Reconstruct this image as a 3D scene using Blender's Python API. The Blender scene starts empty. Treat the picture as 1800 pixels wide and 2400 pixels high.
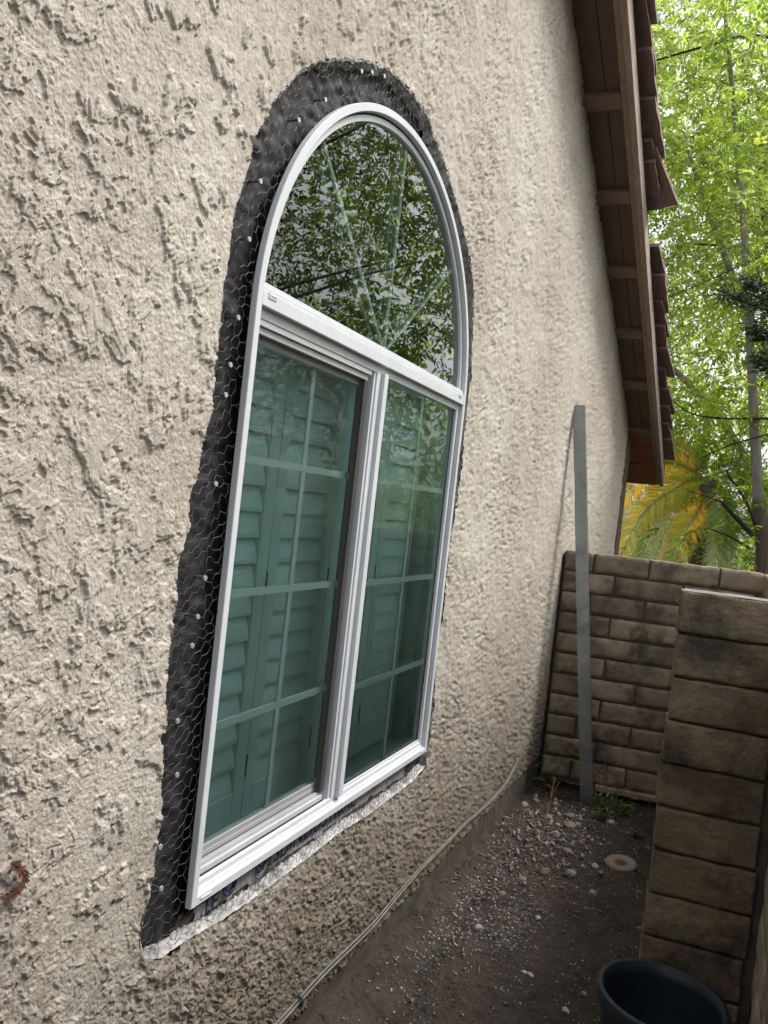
import bpy, math, random
import numpy as np
from mathutils import Vector, Matrix

rng = np.random.default_rng(7)
random.seed(7)
scene = bpy.context.scene
COL = scene.collection

# ------------------------------------------------------------------ camera, sky, sun, exposure
YAW, PITCH, ROLL, FPX = -0.4265, -0.0114, 0.1107, 1829.49
CAM = np.array([0.85, 0.0, 1.42])
def _basis():
    fwd = np.array([math.sin(YAW), math.cos(YAW), 0.0]); right = np.array([math.cos(YAW), -math.sin(YAW), 0.0]); up = np.array([0, 0, 1.0])
    f2 = fwd*math.cos(PITCH)+up*math.sin(PITCH); u2 = up*math.cos(PITCH)-fwd*math.sin(PITCH)
    return right*math.cos(ROLL)+u2*math.sin(ROLL), u2*math.cos(ROLL)-right*math.sin(ROLL), f2
CR, CU, CF = _basis()
cd = bpy.data.cameras.new('camera'); cam = bpy.data.objects.new('camera', cd); COL.objects.link(cam)
cd.sensor_fit = 'VERTICAL'; cd.sensor_height = 36.0; cd.lens = FPX/2400*36.0
cd.clip_start = 0.02; cd.clip_end = 600
m = Matrix.Identity(4)
for i in range(3):
    m[i][0], m[i][1], m[i][2], m[i][3] = CR[i], CU[i], -CF[i], CAM[i]
cam.matrix_world = m
scene.camera = cam

SUN_DIR = Vector((0.45, 0.33, 0.80)).normalized()
world = bpy.data.worlds.new('World'); scene.world = world; world.use_nodes = True
wn = world.node_tree; wn.nodes.clear()
sky = wn.nodes.new('ShaderNodeTexSky'); sky.sky_type = 'NISHITA'; sky.sun_disc = False
sky.sun_elevation = math.asin(SUN_DIR.z); sky.sun_rotation = math.atan2(SUN_DIR.x, SUN_DIR.y)
sky.air_density = 1.6; sky.dust_density = 4.0; sky.ozone_density = 1.0
hsv = wn.nodes.new('ShaderNodeHueSaturation'); hsv.inputs['Saturation'].default_value = 0.22
bg = wn.nodes.new('ShaderNodeBackground'); bg.inputs['Strength'].default_value = 0.12
wo = wn.nodes.new('ShaderNodeOutputWorld')
wn.links.new(sky.outputs[0], hsv.inputs['Color']); wn.links.new(hsv.outputs[0], bg.inputs['Color']); wn.links.new(bg.outputs[0], wo.inputs['Surface'])
sd = bpy.data.lights.new('sun', 'SUN'); sun = bpy.data.objects.new('sun', sd); COL.objects.link(sun)
sd.energy = 1.5; sd.angle = math.radians(17); sd.color = (1.0, 0.97, 0.93)
sun.rotation_euler = SUN_DIR.to_track_quat('Z', 'Y').to_euler()
vs = scene.view_settings
scene.display_settings.display_device = 'sRGB'
vs.view_transform = 'Standard'; vs.look = 'None'; vs.gamma = 1.0; vs.use_curve_mapping = False
vs.exposure = 1.12
scene.render.engine = 'CYCLES'
scene.cycles.max_bounces = 10; scene.cycles.transparent_max_bounces = 24
scene.cycles.use_denoising = True
try: scene.cycles.denoiser = 'OPENIMAGEDENOISE'
except Exception: pass

# ------------------------------------------------------------------ helpers
K = 1800/1659
def ray(x, y):
    return CF*FPX + CR*(x-900) - CU*(y-1200)
def on_x(x, y, X=0.0):
    d = ray(x, y); return CAM + d*((X-CAM[0])/d[0])
def on_y(x, y, Y):
    d = ray(x, y); return CAM + d*((Y-CAM[1])/d[1])

def tag(o, label=None, cat=None, group=None, kind=None):
    if label: o['label'] = label
    if cat: o['category'] = cat
    if group: o['group'] = group
    if kind: o['kind'] = kind
    return o
def setparent(o, p):
    if p is None: return o
    o.parent = p
    o.matrix_parent_inverse = Matrix.Translation(-Vector(p['_loc'] if '_loc' in p else (0, 0, 0)))
    return o
def empty(name, loc, label, cat, group=None):
    e = bpy.data.objects.new(name, None); COL.objects.link(e); e.location = loc
    e['_loc'] = [float(v) for v in loc]; e.empty_display_size = 0.1
    return tag(e, label, cat, group)
def link_mesh(name, me, parent=None, mats=()):
    o = bpy.data.objects.new(name, me); COL.objects.link(o)
    for mm in mats:
        if mm.name not in [x.name for x in me.materials if x]: me.materials.append(mm)
    return setparent(o, parent)
def np_mesh(name, V, F, mat=None, parent=None, smooth=False, col=None, matidx=None, mats=None):
    """V (n,3); F (m,k) array of equal sized faces"""
    V = np.asarray(V, np.float32); F = np.asarray(F, np.int32)
    me = bpy.data.meshes.new(name)
    n, k = F.shape
    me.vertices.add(len(V)); me.vertices.foreach_set('co', V.ravel())
    me.loops.add(n*k); me.loops.foreach_set('vertex_index', F.ravel())
    me.polygons.add(n); me.polygons.foreach_set('loop_start', np.arange(0, n*k, k, dtype=np.int32))
    me.polygons.foreach_set('loop_total', np.full(n, k, np.int32))
    if smooth: me.polygons.foreach_set('use_smooth', np.ones(n, bool))
    if matidx is not None: me.polygons.foreach_set('material_index', np.asarray(matidx, np.int32))
    me.update(calc_edges=True)
    if col is not None:
        a = me.color_attributes.new('tint', 'FLOAT_COLOR', 'POINT')
        c = np.ones((len(V), 4), np.float32); c[:, :3] = col; a.data.foreach_set('color', c.ravel())
    me.validate()
    return link_mesh(name, me, parent, mats if mats else ([mat] if mat else []))
class MB:
    def __init__(s): s.v = []; s.f = []
    def add(s, V, F):
        o = len(s.v); s.v += [tuple(map(float, p)) for p in V]; s.f += [tuple(i+o for i in f) for f in F]
    def hexa(s, P):   # 8 points: bottom ring 0-3, top ring 4-7
        s.add(P, [(3, 2, 1, 0), (4, 5, 6, 7), (0, 1, 5, 4), (1, 2, 6, 5), (2, 3, 7, 6), (3, 0, 4, 7)])
    def box(s, x0, x1, y0, y1, z0, z1):
        s.hexa([(x0, y0, z0), (x1, y0, z0), (x1, y1, z0), (x0, y1, z0), (x0, y0, z1), (x1, y0, z1), (x1, y1, z1), (x0, y1, z1)])
    def tube(s, pts, rad, n=8, cap=True):
        pts = [Vector(p) for p in pts]; N = len(pts)
        if not hasattr(rad, '__len__'): rad = [rad]*N
        ref = None; rings = []
        for i, p in enumerate(pts):
            t = (pts[min(i+1, N-1)]-pts[max(i-1, 0)]).normalized()
            if ref is None: ref = t.orthogonal().normalized()
            a = (ref - t*ref.dot(t))
            a = a.normalized() if a.length > 1e-6 else t.orthogonal().normalized()
            ref = a; b = t.cross(a)
            rings.append([p + (a*math.cos(2*math.pi*j/n)+b*math.sin(2*math.pi*j/n))*rad[i] for j in range(n)])
        V = [v for r in rings for v in r]; F = []
        for i in range(N-1):
            for j in range(n):
                F.append((i*n+j, i*n+(j+1) % n, (i+1)*n+(j+1) % n, (i+1)*n+j))
        if cap: F.append(tuple(range(n-1, -1, -1))); F.append(tuple((N-1)*n+j for j in range(n)))
        s.add(V, F)
    def lathe(s, prof, c, n=48, closed=False):
        V = []; F = []; m_ = len(prof)
        for i in range(n):
            a = 2*math.pi*i/n
            for r, z in prof: V.append((c[0]+r*math.cos(a), c[1]+r*math.sin(a), c[2]+z))
        for i in range(n):
            for j in range(m_ if closed else m_-1):
                j2 = (j+1) % m_
                F.append((i*m_+j, ((i+1) % n)*m_+j, ((i+1) % n)*m_+j2, i*m_+j2))
        s.add(V, F)
    def mesh(s, name, smooth=False):
        me = bpy.data.meshes.new(name); me.from_pydata(s.v, [], s.f); me.update()
        if smooth: me.polygons.foreach_set('use_smooth', [True]*len(me.polygons))
        return me
    def obj(s, name, mat, parent=None, smooth=False, bevel=0.0, auto=None):
        o = link_mesh(name, s.mesh(name, smooth), parent, [mat])
        if bevel:
            b = o.modifiers.new('bevel', 'BEVEL'); b.width = bevel; b.segments = 2; b.limit_method = 'ANGLE'
        return o

# noise ------------------------------------------------------------
_perm = rng.permutation(4096).astype(np.int64)
_g = rng.random(4096)*2*np.pi
def _hash(ix, iy, s): return _perm[(ix + _perm[(iy + s*131) & 4095]) & 4095]
def pnoise(x, y, s=0):
    x = np.asarray(x, float); y = np.asarray(y, float)
    ix = np.floor(x).astype(np.int64); iy = np.floor(y).astype(np.int64); fx = x-ix; fy = y-iy
    u = fx*fx*fx*(fx*(fx*6-15)+10); v = fy*fy*fy*(fy*(fy*6-15)+10)
    def g(dx, dy):
        a = _g[_hash(ix+dx, iy+dy, s)]; return np.cos(a)*(fx-dx)+np.sin(a)*(fy-dy)
    a = g(0, 0)*(1-u)+g(1, 0)*u; b = g(0, 1)*(1-u)+g(1, 1)*u
    return (a*(1-v)+b*v)*1.5
def fbm(x, y, s=0, o=4, lac=2.03, gain=0.5):
    r = 0; a = 1; t = 0
    for i in range(o):
        r = r+a*pnoise(x, y, s+i*7); t += a; x = x*lac+3.1; y = y*lac+1.7; a *= gain
    return r/t
def sst(a, b, x):
    t = np.clip((x-a)/(b-a), 0, 1); return t*t*(3-2*t)
def in_poly(px, py, poly):
    inside = np.zeros(px.shape, bool); n = len(poly)
    for i in range(n):
        x1, y1 = poly[i]; x2, y2 = poly[(i+1) % n]
        if y1 == y2: continue
        c = ((y1 > py) != (y2 > py)) & (px < (x2-x1)*(py-y1)/(y2-y1)+x1)
        inside ^= c
    return inside

# materials --------------------------------------------------------
def nodes_of(mat): return mat.node_tree.nodes, mat.node_tree.links
def principled(name, color, rough=0.6, metal=0.0, spec=0.5):
    mt = bpy.data.materials.new(name); mt.use_nodes = True
    b = mt.node_tree.nodes['Principled BSDF']
    b.inputs['Base Color'].default_value = (*color, 1); b.inputs['Roughness'].default_value = rough
    b.inputs['Metallic'].default_value = metal; b.inputs['Specular IOR Level'].default_value = spec
    return mt
def noisy(name, c1, c2, scale=8.0, rough=0.8, bump=0.2, bscale=60.0, stretch=(1, 1, 1), metal=0.0, spec=0.4, dist=0.002, c3=None, objrand=0.0, contrast=(0.3, 0.7)):
    """two/three colour noise mix + noise bump in object-free (generated world) coordinates"""
    mt = principled(name, c1, rough, metal, spec); N, L = nodes_of(mt); b = N['Principled BSDF']
    geo = N.new('ShaderNodeNewGeometry'); mp = N.new('ShaderNodeMapping'); mp.inputs['Scale'].default_value = stretch
    L.new(geo.outputs['Position'], mp.inputs['Vector'])
    n1 = N.new('ShaderNodeTexNoise'); n1.inputs['Scale'].default_value = scale; n1.inputs['Detail'].default_value = 8; n1.inputs['Roughness'].default_value = 0.65
    L.new(mp.outputs[0], n1.inputs['Vector'])
    cr = N.new('ShaderNodeValToRGB'); e = cr.color_ramp.elements
    e[0].position = contrast[0]; e[0].color = (*c1, 1); e[1].position = contrast[1]; e[1].color = (*c2, 1)
    if c3: k = e.new((contrast[0]+contrast[1])/2); k.color = (*c3, 1)
    L.new(n1.outputs['Fac'], cr.inputs[0])
    out = cr.outputs[0]
    if objrand:
        oi = N.new('ShaderNodeObjectInfo'); mr = N.new('ShaderNodeMapRange'); mr.inputs['To Min'].default_value = 1-objrand; mr.inputs['To Max'].default_value = 1+objrand
        L.new(oi.outputs['Random'], mr.inputs['Value'])
        h = N.new('ShaderNodeHueSaturation'); L.new(out, h.inputs['Color']); L.new(mr.outputs[0], h.inputs['Value']); out = h.outputs[0]
    L.new(out, b.inputs['Base Color'])
    if bump:
        n2 = N.new('ShaderNodeTexNoise'); n2.inputs['Scale'].default_value = bscale; n2.inputs['Detail'].default_value = 6
        L.new(mp.outputs[0], n2.inputs['Vector'])
        bp = N.new('ShaderNodeBump'); bp.inputs['Strength'].default_value = bump; bp.inputs['Distance'].default_value = dist
        L.new(n2.outputs['Fac'], bp.inputs['Height']); L.new(bp.outputs[0], b.inputs['Normal'])
    return mt

def stucco_material():
    mt = principled('stucco', (0.5, 0.43, 0.35), 0.92, 0, 0.2); N, L = nodes_of(mt); b = N['Principled BSDF']
    geo = N.new('ShaderNodeNewGeometry'); sep = N.new('ShaderNodeSeparateXYZ'); L.new(geo.outputs['Position'], sep.inputs[0])
    n1 = N.new('ShaderNodeTexNoise'); n1.inputs['Scale'].default_value = 1.6; n1.inputs['Detail'].default_value = 7; n1.inputs['Roughness'].default_value = 0.6
    L.new(geo.outputs['Position'], n1.inputs['Vector'])
    r1 = N.new('ShaderNodeValToRGB'); e = r1.color_ramp.elements
    e[0].position = 0.33; e[0].color = (0.448, 0.396, 0.343, 1); e[1].position = 0.68; e[1].color = (0.585, 0.55, 0.497, 1)
    L.new(n1.outputs['Fac'], r1.inputs[0])
    # mottled fine sand colour
    n2 = N.new('ShaderNodeTexNoise'); n2.inputs['Scale'].default_value = 55; n2.inputs['Detail'].default_value = 8; n2.inputs['Roughness'].default_value = 0.75
    L.new(geo.outputs['Position'], n2.inputs['Vector'])
    r2 = N.new('ShaderNodeValToRGB'); e = r2.color_ramp.elements
    e[0].position = 0.34; e[0].color = (0.66, 0.62, 0.56, 1); e[1].position = 0.62; e[1].color = (1.05, 1.05, 1.05, 1)
    L.new(n2.outputs['Fac'], r2.inputs[0])
    mx = N.new('ShaderNodeMix'); mx.data_type = 'RGBA'; mx.blend_type = 'MULTIPLY'; mx.inputs['Factor'].default_value = 1.0
    L.new(r1.outputs[0], mx.inputs['A']); L.new(r2.outputs[0], mx.inputs['B'])
    # splashed soil and passage shade painted together, stronger towards the ground
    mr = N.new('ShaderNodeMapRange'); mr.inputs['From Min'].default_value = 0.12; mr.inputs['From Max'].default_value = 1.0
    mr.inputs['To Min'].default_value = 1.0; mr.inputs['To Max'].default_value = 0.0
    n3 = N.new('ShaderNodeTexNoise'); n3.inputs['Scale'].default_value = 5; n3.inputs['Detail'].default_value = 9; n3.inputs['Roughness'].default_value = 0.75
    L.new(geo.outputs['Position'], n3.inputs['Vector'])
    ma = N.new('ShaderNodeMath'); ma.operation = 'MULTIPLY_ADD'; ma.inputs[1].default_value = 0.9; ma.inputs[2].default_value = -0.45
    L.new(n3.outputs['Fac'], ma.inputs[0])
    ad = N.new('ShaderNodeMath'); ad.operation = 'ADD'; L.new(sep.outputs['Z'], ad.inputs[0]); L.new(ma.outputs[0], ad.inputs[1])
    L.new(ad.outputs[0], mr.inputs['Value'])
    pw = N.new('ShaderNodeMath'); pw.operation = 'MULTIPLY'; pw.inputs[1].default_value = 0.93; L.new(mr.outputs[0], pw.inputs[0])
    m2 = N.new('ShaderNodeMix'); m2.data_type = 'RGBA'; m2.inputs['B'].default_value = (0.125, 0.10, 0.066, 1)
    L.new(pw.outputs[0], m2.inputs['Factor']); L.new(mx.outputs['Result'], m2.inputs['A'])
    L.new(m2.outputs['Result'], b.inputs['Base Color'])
    n4 = N.new('ShaderNodeTexNoise'); n4.inputs['Scale'].default_value = 260; n4.inputs['Detail'].default_value = 6; n4.inputs['Roughness'].default_value = 0.7
    L.new(geo.outputs['Position'], n4.inputs['Vector'])
    n5 = N.new('ShaderNodeTexNoise'); n5.inputs['Scale'].default_value = 170; n5.inputs['Detail'].default_value = 3; n5.inputs['Distortion'].default_value = 0.6
    L.new(geo.outputs['Position'], n5.inputs['Vector'])
    r5 = N.new('ShaderNodeValToRGB'); r5.color_ramp.elements[0].position = 0.30; r5.color_ramp.elements[1].position = 0.44
    L.new(n5.outputs['Fac'], r5.inputs[0])
    bp = N.new('ShaderNodeBump'); bp.inputs['Strength'].default_value = 0.8; bp.inputs['Distance'].default_value = 0.0022
    L.new(n4.outputs['Fac'], bp.inputs['Height'])
    bp2 = N.new('ShaderNodeBump'); bp2.inputs['Strength'].default_value = 0.9; bp2.inputs['Distance'].default_value = 0.003
    my = N.new('ShaderNodeMapRange'); my.inputs['From Min'].default_value = 0.9; my.inputs['From Max'].default_value = 2.2; my.inputs['To Min'].default_value = 0.3; my.inputs['To Max'].default_value = 0.5; L.new(sep.outputs['Y'], my.inputs['Value']); L.new(my.outputs[0], bp2.inputs['Strength']); L.new(r5.outputs[0], bp2.inputs['Height']); L.new(bp.outputs[0], bp2.inputs['Normal']); L.new(bp2.outputs[0], b.inputs['Normal'])
    return mt

def glass_material(name, tint, gain=2.0):
    mt = bpy.data.materials.new(name); mt.use_nodes = True; N, L = nodes_of(mt); N.clear()
    out = N.new('ShaderNodeOutputMaterial'); mix = N.new('ShaderNodeMixShader'); tr = N.new('ShaderNodeBsdfTransparent'); gl = N.new('ShaderNodeBsdfGlossy')
    tr.inputs['Color'].default_value = (*tint, 1); gl.inputs['Roughness'].default_value = 0.0; gl.inputs['Color'].default_value = (0.93, 1.0, 0.97, 1)
    fr = N.new('ShaderNodeFresnel'); fr.inputs['IOR'].default_value = 1.52
    mu = N.new('ShaderNodeMath'); mu.operation = 'MULTIPLY'; mu.inputs[1].default_value = gain; mu.use_clamp = True
    L.new(fr.outputs[0], mu.inputs[0]); L.new(mu.outputs[0], mix.inputs[0]); L.new(tr.outputs[0], mix.inputs[1]); L.new(gl.outputs[0], mix.inputs[2]); L.new(mix.outputs[0], out.inputs[0])
    geo = N.new('ShaderNodeNewGeometry'); nz = N.new('ShaderNodeTexNoise'); nz.inputs['Scale'].default_value = 3.0; nz.inputs['Detail'].default_value = 1
    L.new(geo.outputs['Position'], nz.inputs['Vector'])
    bp = N.new('ShaderNodeBump'); bp.inputs['Strength'].default_value = 0.03; bp.inputs['Distance'].default_value = 0.02
    L.new(nz.outputs['Fac'], bp.inputs['Height']); L.new(bp.outputs[0], gl.inputs['Normal'])
    return mt

def leaf_material(name, trans=0.45, rough=0.45, mult=1.0):
    mt = bpy.data.materials.new(name); mt.use_nodes = True; N, L = nodes_of(mt); b = N['Principled BSDF']
    at = N.new('ShaderNodeAttribute'); at.attribute_name = 'tint'
    L.new(at.outputs['Color'], b.inputs['Base Color']); b.inputs['Roughness'].default_value = rough
    tl = N.new('ShaderNodeBsdfTranslucent'); hs = N.new('ShaderNodeHueSaturation'); hs.inputs['Hue'].default_value = 0.485; hs.inputs['Saturation'].default_value = 0.98; hs.inputs['Value'].default_value = 3.1*mult
    L.new(at.outputs['Color'], hs.inputs['Color']); L.new(hs.outputs[0], tl.inputs['Color'])
    mx = N.new('ShaderNodeMixShader'); mx.inputs[0].default_value = trans
    L.new(b.outputs[0], mx.inputs[1]); L.new(tl.outputs[0], mx.inputs[2]); L.new(mx.outputs[0], N['Material Output'].inputs[0])
    return mt

def screen_material():
    mt = bpy.data.materials.new('insect_screen_mesh'); mt.use_nodes = True; N, L = nodes_of(mt); N.clear()
    out = N.new('ShaderNodeOutputMaterial'); mix = N.new('ShaderNodeMixShader'); mix.inputs[0].default_value = 0.21
    tr = N.new('ShaderNodeBsdfTransparent'); df = N.new('ShaderNodeBsdfDiffuse'); df.inputs['Color'].default_value = (0.05, 0.055, 0.055, 1)
    L.new(tr.outputs[0], mix.inputs[1]); L.new(df.outputs[0], mix.inputs[2]); L.new(mix.outputs[0], out.inputs[0])
    return mt

def block_material(name, a, b_, c, dark):
    """slump block: clay brown with lichen-dark patches and per block value"""
    mt = noisy(name, a, b_, scale=9, rough=0.95, bump=1.0, bscale=130, dist=0.004, c3=c, objrand=0.26, spec=0.15)
    N, L = nodes_of(mt); b = N['Principled BSDF']
    src = b.inputs['Base Color'].links[0].from_socket
    geo = N.new('ShaderNodeNewGeometry')
    n = N.new('ShaderNodeTexNoise'); n.inputs['Scale'].default_value = 5.5; n.inputs['Detail'].default_value = 9; n.inputs['Roughness'].default_value = 0.7
    mpp = N.new('ShaderNodeMapping'); mpp.inputs['Location'].default_value = (3.3, 1.7, 4.1)
    L.new(geo.outputs['Position'], mpp.inputs['Vector']); L.new(mpp.outputs[0], n.inputs['Vector'])
    r = N.new('ShaderNodeValToRGB'); r.color_ramp.elements[0].position = 0.45; r.color_ramp.elements[0].color = (0, 0, 0, 1); r.color_ramp.elements[1].position = 0.62; r.color_ramp.elements[1].color = (0.85, 0.85, 0.85, 1)
    L.new(n.outputs['Fac'], r.inputs[0])
    mx = N.new('ShaderNodeMix'); mx.data_type = 'RGBA'; mx.inputs['B'].default_value = (*dark, 1)
    L.new(r.outputs[0], mx.inputs['Factor']); L.new(src, mx.inputs['A']); L.new(mx.outputs['Result'], b.inputs['Base Color'])
    return mt

M = {}
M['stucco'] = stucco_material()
M['plaster'] = noisy('broken_plaster', (0.09, 0.08, 0.068), (0.60, 0.60, 0.59), 24, 0.95, 0.9, 120, dist=0.004)
M['concrete'] = noisy('footing_concrete', (0.032, 0.027, 0.021), (0.095, 0.080, 0.062), 9, 0.9, 0.5, 70, dist=0.003)
M['paper'] = noisy('black_building_paper', (0.016, 0.0145, 0.017), (0.036, 0.032, 0.036), 12, 0.6, 0.4, 40, spec=0.3, dist=0.003)
M['void'] = principled('cavity_shade', (0.012, 0.011, 0.011), 0.9)  # black stands in for the shade inside the gap round the frame
M['membrane'] = noisy('grey_flashing', (0.30, 0.29, 0.31), (0.46, 0.45, 0.47), 14, 0.5, 0.6, 30, dist=0.006)
M['ink'] = principled('blue_ink', (0.018, 0.026, 0.075), 0.6)
M['wire'] = principled('galvanized_wire', (0.115, 0.115, 0.115), 0.5, 0.4)
M['wire'].node_tree.nodes['Principled BSDF'].inputs['Roughness'].default_value = 0.45
M['nail'] = principled('nail_cap', (0.55, 0.55, 0.53), 0.35, 0.5)
M['nailshank'] = principled('nail_shank', (0.20, 0.19, 0.18), 0.4, 0.8)
M['vinyl'] = noisy('white_vinyl', (0.56, 0.58, 0.61), (0.64, 0.66, 0.69), 7, 0.34, 0.05, 90, spec=0.5)
M['sash'] = noisy('grey_sash', (0.42, 0.42, 0.43), (0.50, 0.50, 0.51), 6, 0.4, 0.05, 90)
M['screenframe'] = noisy('screen_frame_bronze', (0.045, 0.043, 0.042), (0.065, 0.062, 0.060), 6, 0.5, 0.05, 90)
M['gasket'] = principled('black_gasket', (0.012, 0.012, 0.013), 0.6)
M['grille'] = principled('grille_bar_white', (0.46, 0.54, 0.51), 0.4)
M['glass'] = glass_material('pane_glass', (0.825, 0.945, 0.93), 0.9)
M['glassarch'] = glass_material('pane_glass_arch_outer', (0.82, 0.94, 0.91), 1.7)
M['glassarchin'] = glass_material('pane_glass_arch_inner', (0.74, 0.87, 0.83), 2.9)
M['archgrille'] = principled('arch_grille_white', (0.82, 0.88, 0.85), 0.4)
M['glassleft'] = glass_material('pane_glass_left', (0.765, 0.89, 0.88), 0.62)
M['screen'] = screen_material()
M['shutter'] = noisy('shutter_paint', (0.80, 0.81, 0.80), (0.86, 0.87, 0.86), 3, 0.45, 0.05, 50)
M['hinge'] = principled('hinge_metal', (0.15, 0.15, 0.15), 0.4, 0.8)
M['room'] = principled('room_paint', (0.30, 0.29, 0.27), 0.9)
M['jamb'] = noisy('interior_jamb_paint', (0.55, 0.55, 0.53), (0.62, 0.62, 0.60), 4, 0.6, 0.1, 40)
M['soffit'] = noisy('soffit_board_stain', (0.115, 0.075, 0.058), (0.165, 0.11, 0.085), 5, 0.75, 0.3, 40, (9, 0.7, 4))
M['lookout'] = noisy('lookout_stain', (0.17, 0.12, 0.092), (0.23, 0.165, 0.13), 5, 0.75, 0.3, 40, (1, 6, 6))
M['trim'] = noisy('rake_trim_stain', (0.24, 0.175, 0.135), (0.33, 0.25, 0.20), 6, 0.75, 0.4, 40, (9, 0.8, 4))
M['barge'] = noisy('barge_board_stain', (0.26, 0.19, 0.155), (0.42, 0.33, 0.28), 6, 0.8, 0.5, 40, (12, 0.8, 5))
M['redlit'] = noisy('red_lit_eave_board', (0.16, 0.055, 0.025), (0.34, 0.14, 0.07), 6, 0.65, 0.3, 30, (0.8, 9, 9))  # red tone of the tree-side light painted into these eave boards
M['tile'] = noisy('roof_shake', (0.21, 0.145, 0.13), (0.34, 0.25, 0.23), 7, 0.9, 0.8, 50, (14, 1.0, 6), dist=0.005, objrand=0.12)
M['felt'] = principled('roof_felt', (0.012, 0.011, 0.011), 0.95)
M['corner'] = noisy('corner_board', (0.08, 0.055, 0.042), (0.13, 0.09, 0.07), 5, 0.8, 0.3, 40, (6, 6, 0.7))
M['block'] = block_material('slump_block', (0.23, 0.18, 0.132), (0.40, 0.325, 0.245), (0.315, 0.252, 0.19), (0.075, 0.066, 0.053))
M['pblock'] = block_material('slump_block_pier', (0.17, 0.128, 0.088), (0.30, 0.232, 0.163), (0.235, 0.18, 0.125), (0.045, 0.043, 0.034))
M['mortar'] = noisy('mortar', (0.080, 0.068, 0.055), (0.14, 0.12, 0.098), 20, 0.95, 0.5, 90)
M['cap'] = noisy('cap_mortar', (0.17, 0.165, 0.155), (0.34, 0.335, 0.32), 16, 0.9, 0.8, 50, (1, 4, 1), dist=0.006)
M['soil'] = noisy('soil', (0.017, 0.0138, 0.0102), (0.062, 0.050, 0.038), 9, 0.95, 1.0, 70, dist=0.012, c3=(0.038, 0.0295, 0.021), contrast=(0.28, 0.72))
M['chip'] = noisy('gravel_chip', (0.065, 0.057, 0.047), (0.40, 0.385, 0.355), 60, 0.9, 0.3, 90)
M['crumb'] = principled('plaster_crumb', (0.62, 0.61, 0.59), 0.9)
M['stone'] = noisy('stone', (0.085, 0.075, 0.062), (0.20, 0.178, 0.15), 22, 0.9, 0.5, 90, objrand=0.3)
M['palestone'] = noisy('pale_stone', (0.24, 0.225, 0.205), (0.45, 0.43, 0.40), 22, 0.9, 0.5, 90, objrand=0.15)
M['steel'] = noisy('galvanized_steel', (0.22, 0.25, 0.27), (0.36, 0.39, 0.41), 9, 0.36, 0.15, 24, metal=0.85, dist=0.004)
M['cable'] = noisy('cable_jacket', (0.085, 0.082, 0.075), (0.19, 0.187, 0.175), 25, 0.6, 0.1, 90)
M['clip'] = principled('cable_clip', (0.03, 0.03, 0.032), 0.5)
M['bucket'] = noisy('bucket_plastic', (0.010, 0.016, 0.026), (0.018, 0.026, 0.038), 8, 0.45, 0.15, 60)
M['disc'] = noisy('tan_disc', (0.15, 0.122, 0.096), (0.22, 0.182, 0.148), 18, 0.7, 0.2, 60)
M['rust'] = noisy('rust', (0.09, 0.035, 0.018), (0.18, 0.08, 0.045), 40, 0.9, 0.4, 90)
M['bark'] = noisy('grey_bark', (0.20, 0.18, 0.165), (0.36, 0.33, 0.31), 6, 0.9, 0.6, 40, (4, 4, 1))
M['darkbark'] = noisy('dark_bark', (0.035, 0.03, 0.026), (0.07, 0.06, 0.05), 12, 0.9, 0.5, 50)
M['brownbark'] = noisy('brown_bark', (0.10, 0.072, 0.058), (0.19, 0.145, 0.12), 8, 0.9, 0.6, 40, (4, 4, 1))
M['leaf'] = leaf_material('ash_leaf', 0.6, 0.4)
M['leafdark'] = leaf_material('shrub_leaf', 0.3, 0.4)
M['frond'] = leaf_material('palm_leaf', 0.55, 0.5)
M['needle'] = leaf_material('pine_needle', 0.1, 0.5, 0.6)
M['weed'] = leaf_material('weed_leaf', 0.35, 0.5)
M['drysprig'] = leaf_material('dry_sprig', 0.2, 0.7)

# ------------------------------------------------------------------ ground
def ground_h(X, Y):
    base = 0.075-0.034*(np.clip(Y, 1.0, 4.3)-2.0) - 0.03*np.clip(X, 0, 1)
    base = base + 0.018*fbm(X*3, Y*3, 50, 4) + 0.012*fbm(X*13, Y*13, 51, 4) + 0.016*np.abs(fbm(X*34, Y*34, 52, 4))
    base = base + 0.03*np.exp(-((X-0.24)**2/0.05+(Y-3.5)**2/0.35))*(0.6+fbm(X*18, Y*18, 53, 3))
    # shallow gutter along the footing
    base = base - 0.03*np.exp(-((X-0.12)/0.05)**2)*sst(3.4, 2.4, Y)
    return base
gx = np.linspace(-0.06, 1.10, 250); gy = np.concatenate([np.linspace(-1.5, 1.2, 60), np.linspace(1.21, 4.6, 640)])
GX, GY = np.meshgrid(gx, gy, indexing='ij')
GZ = ground_h(GX, GY)
nx, ny = GX.shape
idx = np.arange(nx*ny).reshape(nx, ny)
F = np.stack([idx[:-1, :-1], idx[1:, :-1], idx[1:, 1:], idx[:-1, 1:]], -1).reshape(-1, 4)
g = np_mesh('ground', np.stack([GX, GY, GZ], -1).reshape(-1, 3), F, M['soil'], smooth=True)
tag(g, 'dark damp soil of the narrow side yard littered with chips', kind='structure')
mb = MB(); mb.add([(-60, -60, -0.14), (90, -60, -0.14), (90, 140, -0.14), (-60, 140, -0.14)], [(0, 1, 2, 3)])
tag(mb.obj('yard_ground', M['soil']), 'bare ground beyond the walls', kind='structure')

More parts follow.
